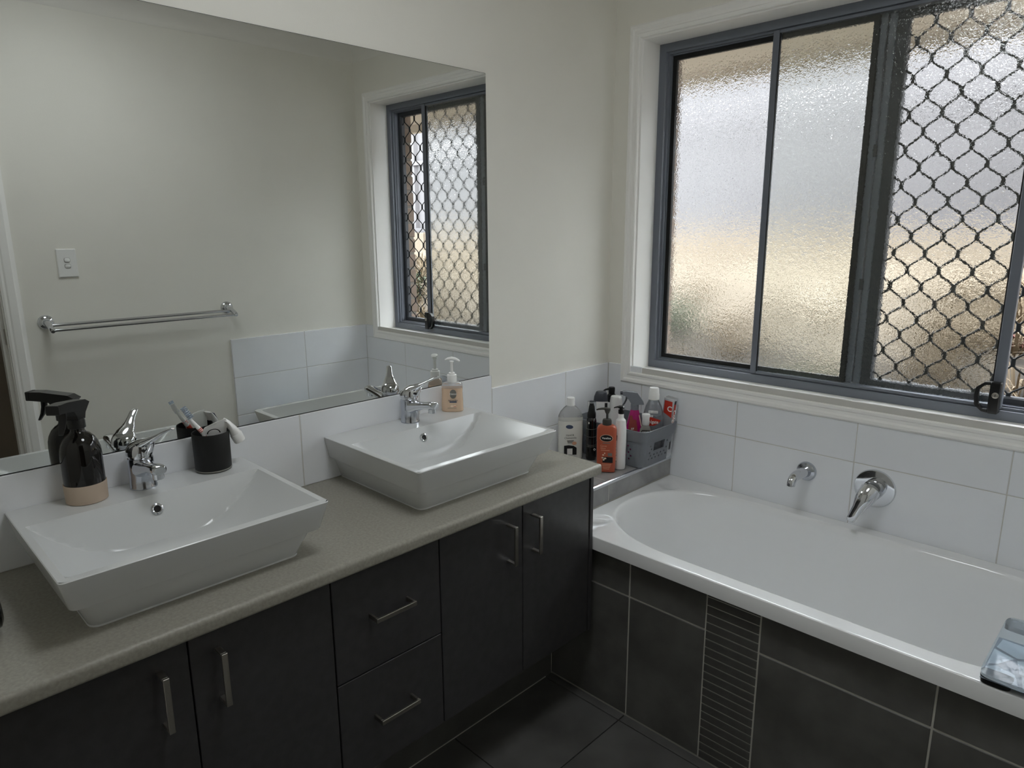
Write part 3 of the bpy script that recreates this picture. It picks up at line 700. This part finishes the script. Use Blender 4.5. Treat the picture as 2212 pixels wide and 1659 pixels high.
part('cup_wall', MB().loft([(.000, .0375, .0375, 2), (.0015, .0395, .0395, 2), (.004, .0405, .0405, 2), (.092, .0415, .0415, 2), (.0935, .0408, .0408, 2), (.0925, .0395, .0395, 2), (.006, .0380, .0380, 2)], 44, cap1=True), 'black_matt', tm)
part('foot_ring', MB().loft([(.0018, .0401, .0401, 2), (.0040, .0412, .0412, 2), (.0052, .0410, .0410, 2), (.006, .0404, .0404, 2)], 44, cap0=False, cap1=False), 'grey_print', tm)
tbsh = thing('toothbrush', 'white and red toothbrush leaning in the black tumbler', 'toothbrush', (.0530, -1.6215, BZ1))
path = [(.008, .022, .010), (.006, .006, .050), (.002, -.014, .088), (-.002, -.026, .108), (-.006, -.037, .126), (-.010, -.044, .140), (-.015, -.052, .156)]
part('brush_handle', MB().sweep(path, [(.005, .004), (.0055, .0045), (.0055, .0045), (.0048, .004), (.003, .003), (.006, .0028), (.005, .0022)], (1, .2, .1), 14, 2.2), 'white_plastic', tbsh)
part('grip', MB().sweep([(.0065, .010, .040), (.0035, -.006, .074), (.001, -.016, .0925)], [(.0061, .0051), (.0061, .0051), (.0058, .0047)], (1, .2, .1), 14, 2.2), 'red_bristle', tbsh)
for k_ in range(3):
    f0 = .2+.3*k_; pA = Vector((.001, -.018, .0955)).lerp(Vector((-.001, -.0245, .1055)), f0)
    part('grip_band', MB().sweep([tuple(pA), tuple(pA+Vector((-.0002, -.0008, .0013)))], [(.0056, .0046)]*2, (1, .2, .1), 14, 2.2), 'red_bristle', tbsh)
brm = MB(); axis = (Vector((-.015, -.052, .156))-Vector((-.008, -.040, .132))); side = axis.normalized().cross(Vector((1, .2, .1))).normalized(); outv = side.cross(axis.normalized())
if outv.x < 0: outv = -outv
for a in range(7):
    for b_ in range(4):
        p0 = Vector((-.008, -.040, .132))+axis*(a/6)+side*(-.0042+.0028*b_); brm.tube([tuple(p0), tuple(p0+outv*.0115)], .0012, 5)
part("bristles", brm, 'bristle_blue', tbsh, 40)
tp = thing('toothpaste_tube', 'folded white toothpaste tube hanging out of the black tumbler', 'tube', (.0530, -1.6215, BZ1))
tpb = MB(); U = Vector((.25, .968, 0)); V = Vector((.968, -.25, 0))
def tpp(s_, z, h): return tuple(U*s_+V*h+Vector((0, 0, z)))
for hh0, hh1, sA, sB in ((-.002, .002, -.016, .036),):
    pan = [(-.012, .030, -.006), (.030, .030, -.004), (.0375, .1130, .006), (.0345, .1215, .009), (.012, .1165, .014), (-.012, .1075, .013), (-.019, .0955, .010)]
    th = (.0010, .0010, .0035, .0012, .0016, .0016, .0014)
    tpb.rings([[tpp(a_, z_, h_-t_) for (a_, z_, h_), t_ in zip(pan, th)], [tpp(a_, z_, h_+t_) for (a_, z_, h_), t_ in zip(pan, th)]])
r_t = []
for s_, z, hw, th in ((.0350, .1165, .019, .003), (.041, .109, .019, .006), (.049, .094, .018, .010), (.054, .083, .015, .0125), (.056, .079, .0135, .013)):
    r_t.append([tpp(s_+th*math.sin(a)*.9, z+th*math.sin(a)*.35, hw*math.cos(a)) for a in [2*PI*i/16 for i in range(16)]])
tpb.rings(r_t)
part('tube_body', tpb, 'white_plastic', tp, 50)
nax = Vector(tpp(.066, .055, 0))-Vector(tpp(.054, .083, 0))
part('tube_cap', MB(Matrix.Translation(Vector(tpp(.0555, .0795, 0))) @ nax.normalized().to_track_quat('Z', 'Y').to_matrix().to_4x4()).lathe([(.0128, 0), (.0140, .001), (.0135, .020), (.0120, .0225)], 28), 'white_plastic', tp)
Mp = Matrix.Translation(Vector(tpp(.0475, .0985, 0))) @ (nax.normalized().to_track_quat('Y', 'Z').to_matrix().to_4x4())
part('printed_band', MB().add([tpp(.0485, .111, -.013), tpp(.0485, .111, .004), tpp(.0625, .086, .004), tpp(.0625, .086, -.010)], [(0, 1, 2, 3)]), 'blue_print', tp, 0)
arc = MB(); M_a = Matrix.Translation(Vector(tpp(.0185, .1000, .0262)))
for i in range(10):
    a0, a1 = PI*i/10, PI*(i+1)/10
    q = [tpp(.006+r*math.cos(a), .0905+r*math.sin(a)*.8, .0125+.004*(r*math.sin(a)/.014)) for a in (a0, a1) for r in (.0125, .0150)]
    arc.add(q, [(0, 2, 3, 1)])
part('printed_ring', arc, 'black_print', tp, 0)

# dark appliance at the left end of the worktop
hd_ = thing('hair_dryer', 'glossy black hair dryer lying on the worktop beside the basin', 'hair dryer', (.262, -2.142, CZ1), 0)
part('barrel', MB(Matrix.Translation((.0, .055, .036)) @ Matrix.Rotation(PI/2, 4, 'X')).lathe([(.020, -.0), (.0275, .004), (.0335, .018), (.036, .045), (.036, .10), (.030, .13)], 36), 'black_gloss', hd_)
part('grip', MB().sweep([(-.01, .01, .024), (-.06, .025, .020), (-.11, .045, .018), (-.15, .060, .016)], [(.019, .020), (.017, .018), (.015, .016), (.012, .013)], (0, 0, 1), 20, 2.2), 'black_plastic', hd_)
part('cord_tail', MB().tube([(-.150, .060, .016), (-.175, .058, .009), (-.20, .03, .006), (-.21, -.02, .005)], .004, 8), 'black_plastic', hd_)

# ------------------------------------------------------------------ soap pump on basin 2
so = thing('soap_dispenser', 'peach liquid hand soap pump bottle with white pump', 'soap dispenser', (.0480, -.8690, BZ1), 46)
part('bottle', MB().loft([(0, .032, .020, 2.6), (.002, .034, .022, 2.6), (.030, .0335, .022, 2.6), (.060, .0320, .0215, 2.6), (.0745, .0328, .0215, 2.6)], 40, cap1=False), 'peach_soap', so)
part('bottle_shoulder', MB().loft([(.0745, .0328, .0215, 2.6), (.083, .0328, .0214, 2.5), (.0885, .0300, .0202, 2.4), (.0915, .022, .017, 2.2), (.0930, .0145, .0140, 2)], 40, cap0=False), 'clear_plastic', so)
part('collar', MB().lathe([(.0145, .090), (.0150, .0905), (.0150, .114), (.0145, .1155), (.0100, .116), (.0100, .121), (.0090, .122), (.0045, .122)], 32), 'white_plastic', so)
part('pump', MB().lathe([(.0045, .121), (.0045, .150), (.0070, .158)], 20).sweep([(-.020, 0, .1625), (-.012, 0, .1655), (0, 0, .1665), (.012, 0, .1645), (.022, 0, .1595), (.0245, 0, .1570)], [(.005, .0015), (.010, .0035), (.011, .0050), (.0085, .0045), (.005, .0035), (.0035, .0025)], (0, 0, 1), 18, 2.2), 'white_plastic', so)
Yf = -.0228
plate(oval(.0105, .0145), .0002, 'grey_print', so, front(.004, Yf, .0580), 'print')
text('Dettol', .0085, 'white_print', so, front(.004, Yf-.0004, .0580))
text('Soft on Skin', .0062, 'blue_print', so, front(.0035, Yf, .0375))
plate(rect(.022, .004), .0002, 'blue_print', so, front(.0035, Yf, .0325), 'print')
plate(oval(.005, .0035), .0002, 'cream_print', so, front(.000, Yf, .0190), 'print'); plate(oval(.0045, .003), .0002, 'cream_print', so, front(.009, Yf, .0195), 'print')
plate([(-.005, -.0005), (.003, -.0025), (.009, .003), (.003, -.0008)], .0002, 'red_print', so, front(.007, Yf-.0003, .0195), 'print')
plate(rect(.028, .0012), .0002, 'grey_print', so, front(.0, Yf, .0130), 'print')
plate(rect(.036, .048), .0003, 'grey_print', so, Matrix.Translation((0, .0218, .045)) @ Matrix.Rotation(-PI/2, 4, 'X'), 'back_label')

# ------------------------------------------------------------------ things on the ledge
LZ = .6587
rf = thing('refill_bottle', 'large clear soap refill bottle with white cap standing beside the grey basket', 'bottle', (.0560, -.300, LZ), 52)
part('bottle', MB().loft([(0, .042, .027, 2.8), (.003, .0455, .0300, 2.8), (.060, .0460, .0305, 2.8), (.150, .0465, .0310, 2.8)], 40, cap1=False), 'milky_soap', rf)
part('bottle_shoulder', MB().loft([(.150, .0465, .0310, 2.8), (.165, .0455, .0300, 2.6), (.182, .0380, .0260, 2.4), (.197, .0250, .0200, 2.2), (.205, .0150, .0150, 2)], 40, cap0=False), 'clear_plastic', rf)
part('cap', MB().lathe([(.0150, .204), (.0160, .205), (.0155, .232), (.0145, .235)], 28), 'white_plastic', rf)
Yr = -.0318
plate(oval(.014, .0075), .0002, 'blue_print', rf, front(-.010, Yr, .130, 0, -.12), 'print')
text('Hand &', .010, 'grey_print', rf, front(-.008, Yr, .098)); text('Chamomile', .010, 'grey_print', rf, front(-.006, Yr, .087))
for q in range(3): plate(rect(.026-.003*q, .0022), .0002, 'grey_print', rf, front(-.006, Yr, .077-.0045*q), 'print')
plate(oval(.0085, .0065), .0002, 'peach_print', rf, front(.009, Yr-.0003, .066), 'print')
plate([(-.024, -.019), (.024, -.019), (.024, .008), (.012, .016), (-.006, .019), (-.024, .018)], .0002, 'black_print', rf, front(-.006, Yr, .040), 'print')
plate(rect(.020, .024), .0002, 'white_print', rf, front(-.008, Yr-.0004, .034), 'print')
tu = thing('cream_tube', 'white squeeze tube lying on the ledge in front of the refill bottle', 'tube', (.02, -.372, LZ+.0155), 0)
part('tube_body', MB(Matrix.Rotation(PI/2, 4, 'Y')).loft([(0, .014, .014, 2), (.075, .0150, .0150, 2), (.080, .0150, .0150, 2)], 28), 'white_plastic', tu)
part('tube_end', MB(Matrix.Rotation(PI/2, 4, 'Y')).loft([(.0795, .0145, .0145, 2), (.092, .0150, .0150, 2), (.0935, .0140, .0140, 2), (.0925, .0115, .0115, 2), (.084, .0115, .0115, 2)], 28), 'cream_print', tu)
plate(rect(.0012, .014), .0003, 'grey_print', tu, Matrix.Translation((.062, -.0075, .0133)) @ Matrix.Rotation(.5, 4, 'X'), 'print')
bk_ = thing('mousse_bottle', 'slim black mousse bottle with clear cap in front of the basket', 'bottle', (.1230, -.2580, LZ), 55)
part('bottle', MB().lathe([(.0165, 0), (.0185, .002), (.0190, .010), (.0190, .150), (.0175, .158), (.0150, .162)], 36), 'black_gloss', bk_)
part('pump', MB().lathe([(.0150, .161), (.0155, .163), (.0150, .176), (.0115, .186), (.0095, .205), (.0070, .212), (.0070, .216)], 28), 'black_plastic', bk_)
part('cap', MB().lathe([(.0160, .163), (.0160, .220), (.0150, .2235)], 32, cap0=False), 'cap_clear', bk_)
for z_ in (.120, .090, .058, .052): part('ring_line', MB().lathe([(.0191, z_), (.01925, z_+.0008), (.0191, z_+.0016)], 36, cap0=False, cap1=False), 'grey_print', bk_)
plate([(0, .005), (.005, 0), (0, -.005), (-.005, 0)], .0003, 'white_print', bk_, front(.008, -.0184, .042), 'print'); plate([(0, .003), (.003, 0), (0, -.003), (-.003, 0)], .0003, 'black_print', bk_, front(.008, -.0189, .042), 'print')
plate(rect(.006, .007), .0003, 'white_print', bk_, front(-.013, -.0143, .155-.01), 'print')
va = thing('lotion_bottle', 'orange lotion pump bottle with dark pump at the ledge corner', 'bottle', (.2440, -.3240, LZ), 34)
part('bottle', MB().loft([(0, .030, .0165, 5), (.002, .032, .0185, 5), (.040, .0335, .0190, 5), (.135, .0350, .0195, 5), (.150, .0345, .0192, 5), (.158, .0310, .0185, 4), (.163, .0240, .0170, 3), (.1645, .015, .0145, 2)], 44), 'orange_plastic', va)
part('collar', MB().lathe([(.0150, .162), (.0165, .164), (.0165, .177), (.0140, .183), (.0070, .1845)], 28), 'pump_dark', va)
part('pump', MB().lathe([(.0040, .184), (.0040, .200), (.0075, .206), (.0110, .216)], 20).sweep([(.010, 0, .2170), (-.004, 0, .2190), (-.018, 0, .2185), (-.032, 0, .2160), (-.038, 0, .2135)], [(.0105, .0035), (.0105, .0040), (.0070, .0032), (.0045, .0028), (.0035, .0022)], (0, 0, 1), 16, 2.3), 'pump_dark', va)
Yv = -.0200
plate(oval(.0225, .0125), .0002, 'cream_print', va, front(.0, Yv+.0002, .121), 'print'); plate(oval(.0212, .0114), .0003, 'black_print', va, front(.0, Yv, .121), 'print')
va.scale = (1, 1, 1.05)
text('Vaseline', .0095, 'white_print', va, front(0, Yv-.0005, .121), bold=.0002)
plate(rect(.026, .0026), .0002, 'grey_print', va, front(0, Yv, .1035), 'print')
text('Cocoa', .0085, 'peach_print', va, front(-.010, Yv, .0935)); text('Glow', .0085, 'peach_print', va, front(-.011, Yv, .0855))
plate(rect(.030, .0015), .0002, 'peach_print', va, front(-.003, Yv, .0785), 'print')
plate(rect(.036, .020), .0002, 'black_print', va, front(.006, Yv+.0004, .045), 'print')
plate(rect(.015, .011), .0002, 'grey_print', va, front(.014, Yv, .064), 'print')
for (a_, b_, r1, r2) in ((-.010, .062, .0035, .0022), (-.005, .068, .0022, .0022), (-.012, .052, .004, .0025), (-.003, .050, .0045, .0028), (-.008, .045, .0035, .003)): plate(oval(r1, r2, 14), .0003, 'cream_print', va, front(a_, Yv-.0006, b_), 'print')
for q in range(4): plate(rect(.034-.004*q, .0018), .0002, 'peach_print', va, front(.002, Yv+.0008, .029-.0055*q), 'print')
wp = thing('white_pump_bottle', 'tall slim white pump bottle behind the orange lotion bottle', 'bottle', (.2620, -.2660, LZ), 40)
part('bottle', MB().loft([(0, .0190, .0190, 2), (.003, .0205, .0205, 2), (.060, .0205, .0205, 2), (.110, .0218, .0218, 2), (.150, .0205, .0205, 2), (.172, .0185, .0185, 2), (.181, .0170, .0170, 2), (.186, .0120, .0120, 2), (.191, .0100, .0100, 2), (.206, .0095, .0095, 2)], 40), 'white_plastic', wp)
part('pump', MB().lathe([(.0100, .204), (.0105, .206), (.0105, .218), (.006, .220), (.006, .223), (.012, .225), (.013, .229), (.009, .2325)], 28).sweep([(0, 0, .2275), (-.012, 0, .2285), (-.022, 0, .2265), (-.026, 0, .2245)], [(.007, .003), (.006, .003), (.0035, .002), (.003, .0018)], (0, 0, 1), 14, 2.2), 'black_plastic', wp)
plate(oval(.004, .010), .0004, 'black_print', wp, front(-.014, -.0166, .118), 'print')
for q in range(6): plate(rect(.004, .0035), .0003, 'grey_print' if q % 2 else 'peach_print', wp, front(-.0150, -.0146, .085-.011*q), 'print')

# ------------------------------------------------------------------ basket
bs = thing('storage_basket', 'grey plastic storage basket with pierced sides and a handle slot', 'basket', (.183, -.128, LZ))
BH = .1420
def bring(z, hx, hy, r, n=6):
    pts = []
    for (sx, sy, a0) in ((1, 1, 0), (-1, 1, PI/2), (-1, -1, PI), (1, -1, 3*PI/2)):
        for i in range(n+1): a = a0+PI/2*i/n; pts.append((sx*(hx-r)+r*math.cos(a), sy*(hy-r)+r*math.sin(a), z))
    return pts
HX0, HY0, HX1, HY1 = .144, .094, .165, .112
def bsz(z, extra=0): t = z/BH; return HX0+(HX1-HX0)*t+extra, HY0+(HY1-HY0)*t+extra
def pierced(side):                                             # flat wall panel (grid) with real holes and, on the +x end, a handle slot
    L = 2*((HY0 if side in ('+x', '-x') else HX0)-.03); nU = 1; zlo, zhi = .012, .098
    du = .0031; nu = int(L/du); nz = int((zhi-zlo)/du); du = L/nu; dz = (zhi-zlo)/nz
    hole = set(); slot = set()
    if side == '+x': slot = {(i, j) for j in range(int((.058-zlo)/dz), int((.090-zlo)/dz)) for i in range(int(nu*.24), int(nu*.78))}
    for r_ in range(1, nz//4):
        for q_ in range(nu//7+1):
            i0 = q_*7+(1 if r_ % 2 else 4)
            cells = {(i0+a_, r_*4+b_) for a_ in (0, 1) for b_ in (0, 1)}
            if all(0 < c_[0] < nu-1 and 0 < c_[1] < nz-1 for c_ in cells) and not (slot and int(nu*.24)-3 <= i0 <= int(nu*.78)+1 and r_*4 > int((.058-zlo)/dz)-4): hole |= cells
    hole |= slot
    b = MB(); th = .0022
    def P(u, z, off):
        hx, hy = bsz(z, off); 
        return {'+x': (hx, u, z), '-x': (-hx, -u, z), '+y': (-u, hy, z), '-y': (u, -hy, z)}[side]
    vs = {}; V = []
    def vid(i, j, k):
        if (i, j, k) not in vs: vs[(i, j, k)] = len(V); V.append(P(-L/2+du*i, zlo+dz*j, -th*k))
        return vs[(i, j, k)]
    F = []
    for i in range(nu):
        for j in range(nz):
            if (i, j) in hole: continue
            F.append((vid(i, j, 0), vid(i+1, j, 0), vid(i+1, j+1, 0), vid(i, j+1, 0))); F.append((vid(i, j, 1), vid(i, j+1, 1), vid(i+1, j+1, 1), vid(i+1, j, 1)))
            for (di, dj, a, c) in ((1, 0, (i+1, j), (i+1, j+1)), (-1, 0, (i, j+1), (i, j)), (0, 1, (i+1, j+1), (i, j+1)), (0, -1, (i, j), (i+1, j))):
                if (i+di, j+dj) in hole or not (0 <= i+di < nu and 0 <= j+dj < nz): F.append((vid(*a, 0), vid(*a, 1), vid(*c, 1), vid(*c, 0)))
    return b.add(V, F)
bw_ = MB()
bw_.rings([bring(z, *bsz(z, 0), .03) for z in (.0, .004, .012)]+[bring(.012, *bsz(.012, -.0022), .028), bring(.004, *bsz(.004, -.0022), .028)], True, True)
for z0, z1, e in ((.098, .100, 0), (.100, BH, .003)):
    bw_.rings([bring(z0, *bsz(z0, e), .03), bring(z1-.001 if e else z1, *bsz(z1, e), .03)]+([bring(z1, *bsz(z1, e-.001), .03), bring(z1, *bsz(z1, -.002), .029)] if e else [])+[bring(z0, *bsz(z0, -.0022), .028), bring(z0, *bsz(z0, e), .03)], False, False)
for (sx, sy, a0) in ((1, 1, 0), (-1, 1, PI/2), (-1, -1, PI), (1, -1, 3*PI/2)):
    rs = []
    for z, off in ((.012, 0), (.098, 0), (.098, -.0022), (.012, -.0022)):
        hx, hy = bsz(z, off); r = .03+off; hx0, hy0 = bsz(z, 0)
        ring = []
        for i in range(9):
            a = a0+PI/2*i/8; ring.append((sx*(hx0-.03)+r*math.cos(a), sy*(hy0-.03)+r*math.sin(a), z))
        # stretch the ends so that the corner meets the flat panels
        Lx, Ly = HX0-.03, HY0-.03
        e0 = (sx*Lx, ring[0][1], z) if abs(abs(math.cos(a0))) < .5 else (ring[0][0], sy*Ly, z)
        e1 = (sx*Lx, ring[-1][1], z) if abs(math.cos(a0+PI/2)) < .5 else (ring[-1][0], sy*Ly, z)
        rs.append([e0]+ring+[e1])
    rs.append(rs[0]); bw_.rings(rs, False, False, closed=False)
part('basket_body', bw_, 'basket_grey', bs, 40)
for sd in ('+x', '-x', '+y', '-y'): part('pierced_side', pierced(sd), 'basket_grey', bs, 0)

# things standing in the basket
KZ = LZ+.0045
g1 = thing('shampoo_bottle', 'white bottle with dark grey slanted cap in the basket', 'bottle', (.0860, -.1560, KZ), 40)
part('bottle', MB().loft([(0, .030, .019, 2.6), (.003, .032, .021, 2.6), (.120, .031, .021, 2.6), (.185, .027, .019, 2.6), (.199, .0255, .0185, 2.6)], 40), 'white_plastic', g1)
capm = MB(); capm.rings([sring(.198, .0270, .0195, 2.8), [(x_, y_, .214+.10*(x_+.027)*.25) for x_, y_, z_ in sring(.214, .0255, .0185, 2.8)], [(x_*.86+.002, y_*.9, .232-.10*(.03-x_)*.08) for x_, y_, z_ in sring(.232, .0240, .0175, 2.6)], [(x_*.8+.002, y_*.8, .2345-.008*0) for x_, y_, z_ in sring(.2345, .0220, .0165, 2.4)]])
part('cap', capm, 'cap_grey', g1)
plate(rect(.010, .022), .0003, 'black_print', g1, front(.020, -.0187, .182), 'print')
g2 = thing('body_wash_bottle', 'white bottle with tall black pump at the back of the basket', 'bottle', (.0780, -.0760, KZ), 60)
part('bottle', MB().loft([(0, .026, .019, 2.6), (.003, .028, .021, 2.6), (.140, .028, .021, 2.6), (.170, .022, .018, 2.3), (.180, .013, .013, 2)], 36), 'white_plastic', g2)
part('pump', MB().lathe([(.0150, .178), (.0165, .180), (.0165, .206), (.0140, .209), (.0120, .211), (.0125, .216), (.0130, .232), (.0115, .2365)], 28).sweep([(.0, 0, .2290), (-.014, 0, .2300), (-.026, 0, .2280), (-.034, 0, .2235), (-.036, 0, .2190)], [(.010, .006), (.006, .004), (.005, .0035), (.004, .003), (.003, .0025)], (0, 0, 1), 16, 2.2), 'black_plastic', g2)
g3 = thing('conditioner_bottle', 'white bottle with broad round white cap in the middle of the basket', 'bottle', (.1290, -.1150, KZ), 30)
part('bottle', MB().loft([(0, .027, .022, 2.4), (.003, .029, .024, 2.4), (.120, .0285, .0235, 2.4), (.160, .0255, .0220, 2.3), (.172, .0235, .0215, 2.2)], 40), 'white_plastic', g3)
part('cap', MB().lathe([(.0240, .172), (.0242, .1745), (.0235, .196), (.0210, .2125), (.0190, .2155), (.0160, .2163)], 36), 'white_plastic', g3)
g4 = thing('trigger_spray', 'magenta spray bottle with grey trigger head in the basket', 'spray bottle', (.2360, -.1450, KZ), 39)
part('bottle', MB().loft([(0, .035, .022, 3), (.003, .0375, .0240, 3), (.060, .0370, .0235, 3), (.110, .0320, .0210, 3), (.155, .0230, .0175, 2.8), (.180, .0170, .0150, 2.3), (.188, .0145, .0145, 2)], 40), 'magenta_liquid', g4)
part('collar', MB().lathe([(.0140, .187), (.0150, .188), (.0150, .207), (.0130, .209)], 28), 'grey_plastic', g4)
hd2 = [(-.046, .2560), (-.034, .2575), (.008, .2520), (.030, .2200), (.033, .2100), (.030, .2080), (-.012, .2080), (-.022, .2240), (-.034, .2390), (-.046, .2430)]
part('spray_head', MB().prism(hd2, -.0115, .0115), 'grey_plastic', g4, 0)
part('nozzle', MB(Matrix.Translation((-.046, 0, .2495)) @ Matrix.Rotation(-PI/2, 4, 'Y')).lathe([(.0070, 0), (.0070, .008), (.006, .0085)], 18), 'cap_grey', g4)
part('trigger', MB().sweep([(-.030, 0, .240), (-.032, 0, .225), (-.038, 0, .211), (-.046, 0, .200)], [(.007, .004), (.007, .0035), (.006, .003), (.004, .002)], (1, 0, 0), 14, 2.6), 'cap_grey', g4)
plate([(-.012, .05), (.008, .05), (.016, .0), (.018, -.035), (-.020, -.035), (-.018, .0)], .0003, 'magenta_label', g4, front(-.005, -.0222, .118, -.14), 'print')
text('JIF', .012, 'white_print', g4, front(-.007, -.0232, .118, -.14)); plate(oval(.0055, .009), .0004, 'cream_print', g4, front(.010, -.0236, .098, -.12), 'print'); plate(oval(.002, .004), .0004, 'grey_print', g4, front(.010, -.0244, .098, -.12), 'print')
plate([(-.0012, .03), (.0012, .03), (.0105, -.012), (.0095, -.026), (.0075, -.012)], .0004, 'cream_print', g4, front(.016, -.0205, .140, -.14), 'print')
g5 = thing('mouthwash_bottle', 'clear mouthwash bottle with tall white cap in the basket', 'bottle', (.2820, -.0900, KZ), 30)
part('bottle', MB().loft([(0, .034, .024, 4), (.003, .037, .026, 4), (.150, .0375, .0265, 4), (.175, .0355, .0255, 3.6), (.200, .0290, .0220, 3), (.218, .0200, .0185, 2.3), (.226, .0165, .0165, 2)], 44), 'mouthwash', g5)
part('cap', MB().lathe([(.0190, .224), (.0205, .226), (.0200, .244), (.0190, .246), (.0175, .266), (.0160, .2690)], 36), 'white_plastic', g5)
Ym = -.0275
plate([(-.028, .016), (-.006, .020), (.030, .010), (.020, -.004), (.006, -.012), (-.028, -.014)], .0003, 'red_print', g5, front(.0, Ym, .142), 'print')
text('Colgate', .0175, 'white_print', g5, front(-.002, Ym-.0006, .144), bold=.0003, sx=.85)
plate(rect(.034, .009), .0003, 'white_print', g5, front(.001, Ym+.0006, .182, -.12), 'print'); text('Plax sensitive', .0055, 'blue_print', g5, front(.001, Ym, .182, -.12))
plate(rect(.026, .007), .0003, 'white_print', g5, front(-.012, Ym, .166), 'print'); text('alcohol free', .0045, 'blue_print', g5, front(-.012, Ym-.0006, .166))
plate([(-.033, -.03), (-.033, .022), (.033, .004), (.024, -.03)], .0002, 'grey_print', g5, front(.0, Ym+.0004, .100), 'print')
g6 = thing('toothpaste_box', 'silver and red toothpaste carton standing at the end of the basket', 'box', (.3090, -.0500, KZ+.0012), 4); g6.rotation_euler[1] = math.radians(5.5)
part('carton', MB().cbox(-.021, .021, -.0145, .0145, 0, .231, .0006), 'silver_card', g6, 0)
plate(rect(.013, .19), .0002, 'black_print', g6, sideface(.0212, -.004, .128), 'print'); plate(rect(.014, .12), .0003, 'red_print', g6, sideface(.0212, -.005, .150), 'print')
text('Colgate', .0255, 'white_print', g6, sideface(.0218, -.004, .150, -PI/2), bold=.0004, sx=.95)
plate([(-.021, .012), (.010, .012), (.014, -.05), (-.021, -.035)], .0003, 'red_print', g6, front(.004, -.0147, .208), 'print'); text('C', .028, 'white_print', g6, front(.006, -.0152, .190), bold=.0006)
g7 = thing('hand_gel_bottle', 'small clear hand gel bottle with white flip cap at the basket rim', 'bottle', (.2940, -.1560, KZ), 36)
part('bottle', MB().loft([(0, .021, .0150, 2.6), (.002, .0225, .0165, 2.6), (.100, .0225, .0165, 2.6), (.125, .0200, .0150, 2.5), (.138, .0140, .0125, 2.2), (.143, .0110, .0110, 2)], 36), 'gel_clear', g7)
part('cap', MB().lathe([(.0125, .142), (.0135, .1435), (.0130, .165), (.0140, .172), (.0150, .180), (.0140, .1825)], 30), 'white_plastic', g7)
plate([(-.014, -.006), (.014, -.006), (.016, 0), (.014, .006), (-.014, .006), (-.016, 0)], .0003, 'black_print', g7, front(.0, -.0170, .119), 'print'); text('HAND', .0085, 'white_print', g7, front(0, -.0176, .119))

# ------------------------------------------------------------------ glass bathroom scale on the end of the bath
scl = thing('bathroom_scale', 'clear glass bathroom scale with black feet lying on the bath rim', 'bathroom scale', (1.5945, -.5125, .583))
part('glass_platform', MB().loft([(.0175, .136, .150, 14), (.0180, .1375, .1515, 14), (.0235, .1375, .1515, 14), (.0240, .136, .150, 14)], 72), 'scale_glass', scl, 30)
for sx_ in (-1, 1):
    for sy_ in (-1, 1):
        part('foot', MB(Matrix.Translation((sx_*.108, sy_*.128, 0))).loft([(0, .024, .015, 4), (.002, .026, .017, 4), (.0172, .028, .019, 4)], 28), 'scale_feet', scl)
part('display', MB().cbox(-.040, .040, .085, .120, .0095, .0172, .001), 'display_grey', scl, 0)
# frosted leaf-like cells printed under the glass, clear lines between them
part('printed_backing', MB().box(-.134, .134, -.148, .044, .0138, .0146), 'web_print', scl, 0)
cells = [[(-.128, -.140), (-.070, -.142), (-.082, -.100), (-.118, -.088), (-.132, -.105)], [(-.062, -.143), (-.005, -.146), (-.020, -.098), (-.072, -.096)], [(-.076, -.090), (-.022, -.090), (.006, -.050), (-.040, -.010), (-.088, -.040)], [(-.132, -.092), (-.116, -.080), (-.094, -.036), (-.132, -.020)], [(-.130, -.010), (-.090, -.030), (-.046, -.002), (-.060, .030), (-.126, .034)],
         [(.004, -.146), (.070, -.146), (.060, -.090), (-.010, -.094)], [(-.012, -.086), (.058, -.084), (.050, -.020), (.012, -.046)], [(.078, -.146), (.132, -.142), (.132, -.060), (.068, -.088)], [(.066, -.080), (.130, -.050), (.128, .010), (.058, -.016)], [(-.034, -.002), (.012, -.036), (.046, -.012), (.030, .036), (-.040, .032)], [(.056, -.008), (.126, .018), (.120, .036), (.042, .038)]]
for cc in cells:
    gx, gy = sum(p[0] for p in cc)/len(cc), sum(p[1] for p in cc)/len(cc); n = len(cc)
    fm = MB(); fm.add([(p[0], p[1], .0172) for p in cc]+[(gx, gy, .0158)], [(i, (i+1) % n, n) for i in range(n)])
    fm.add([(p[0], p[1], .0172) for p in cc]+[((p[0]*.4+gx*.6), (p[1]*.4+gy*.6), .0150) for p in cc], [(i, (i+1) % n, n+(i+1) % n, n+i) for i in range(n)])
    part('frosted_cell', fm, 'frost_print', scl, 0)
bpy.context.view_layer.update()
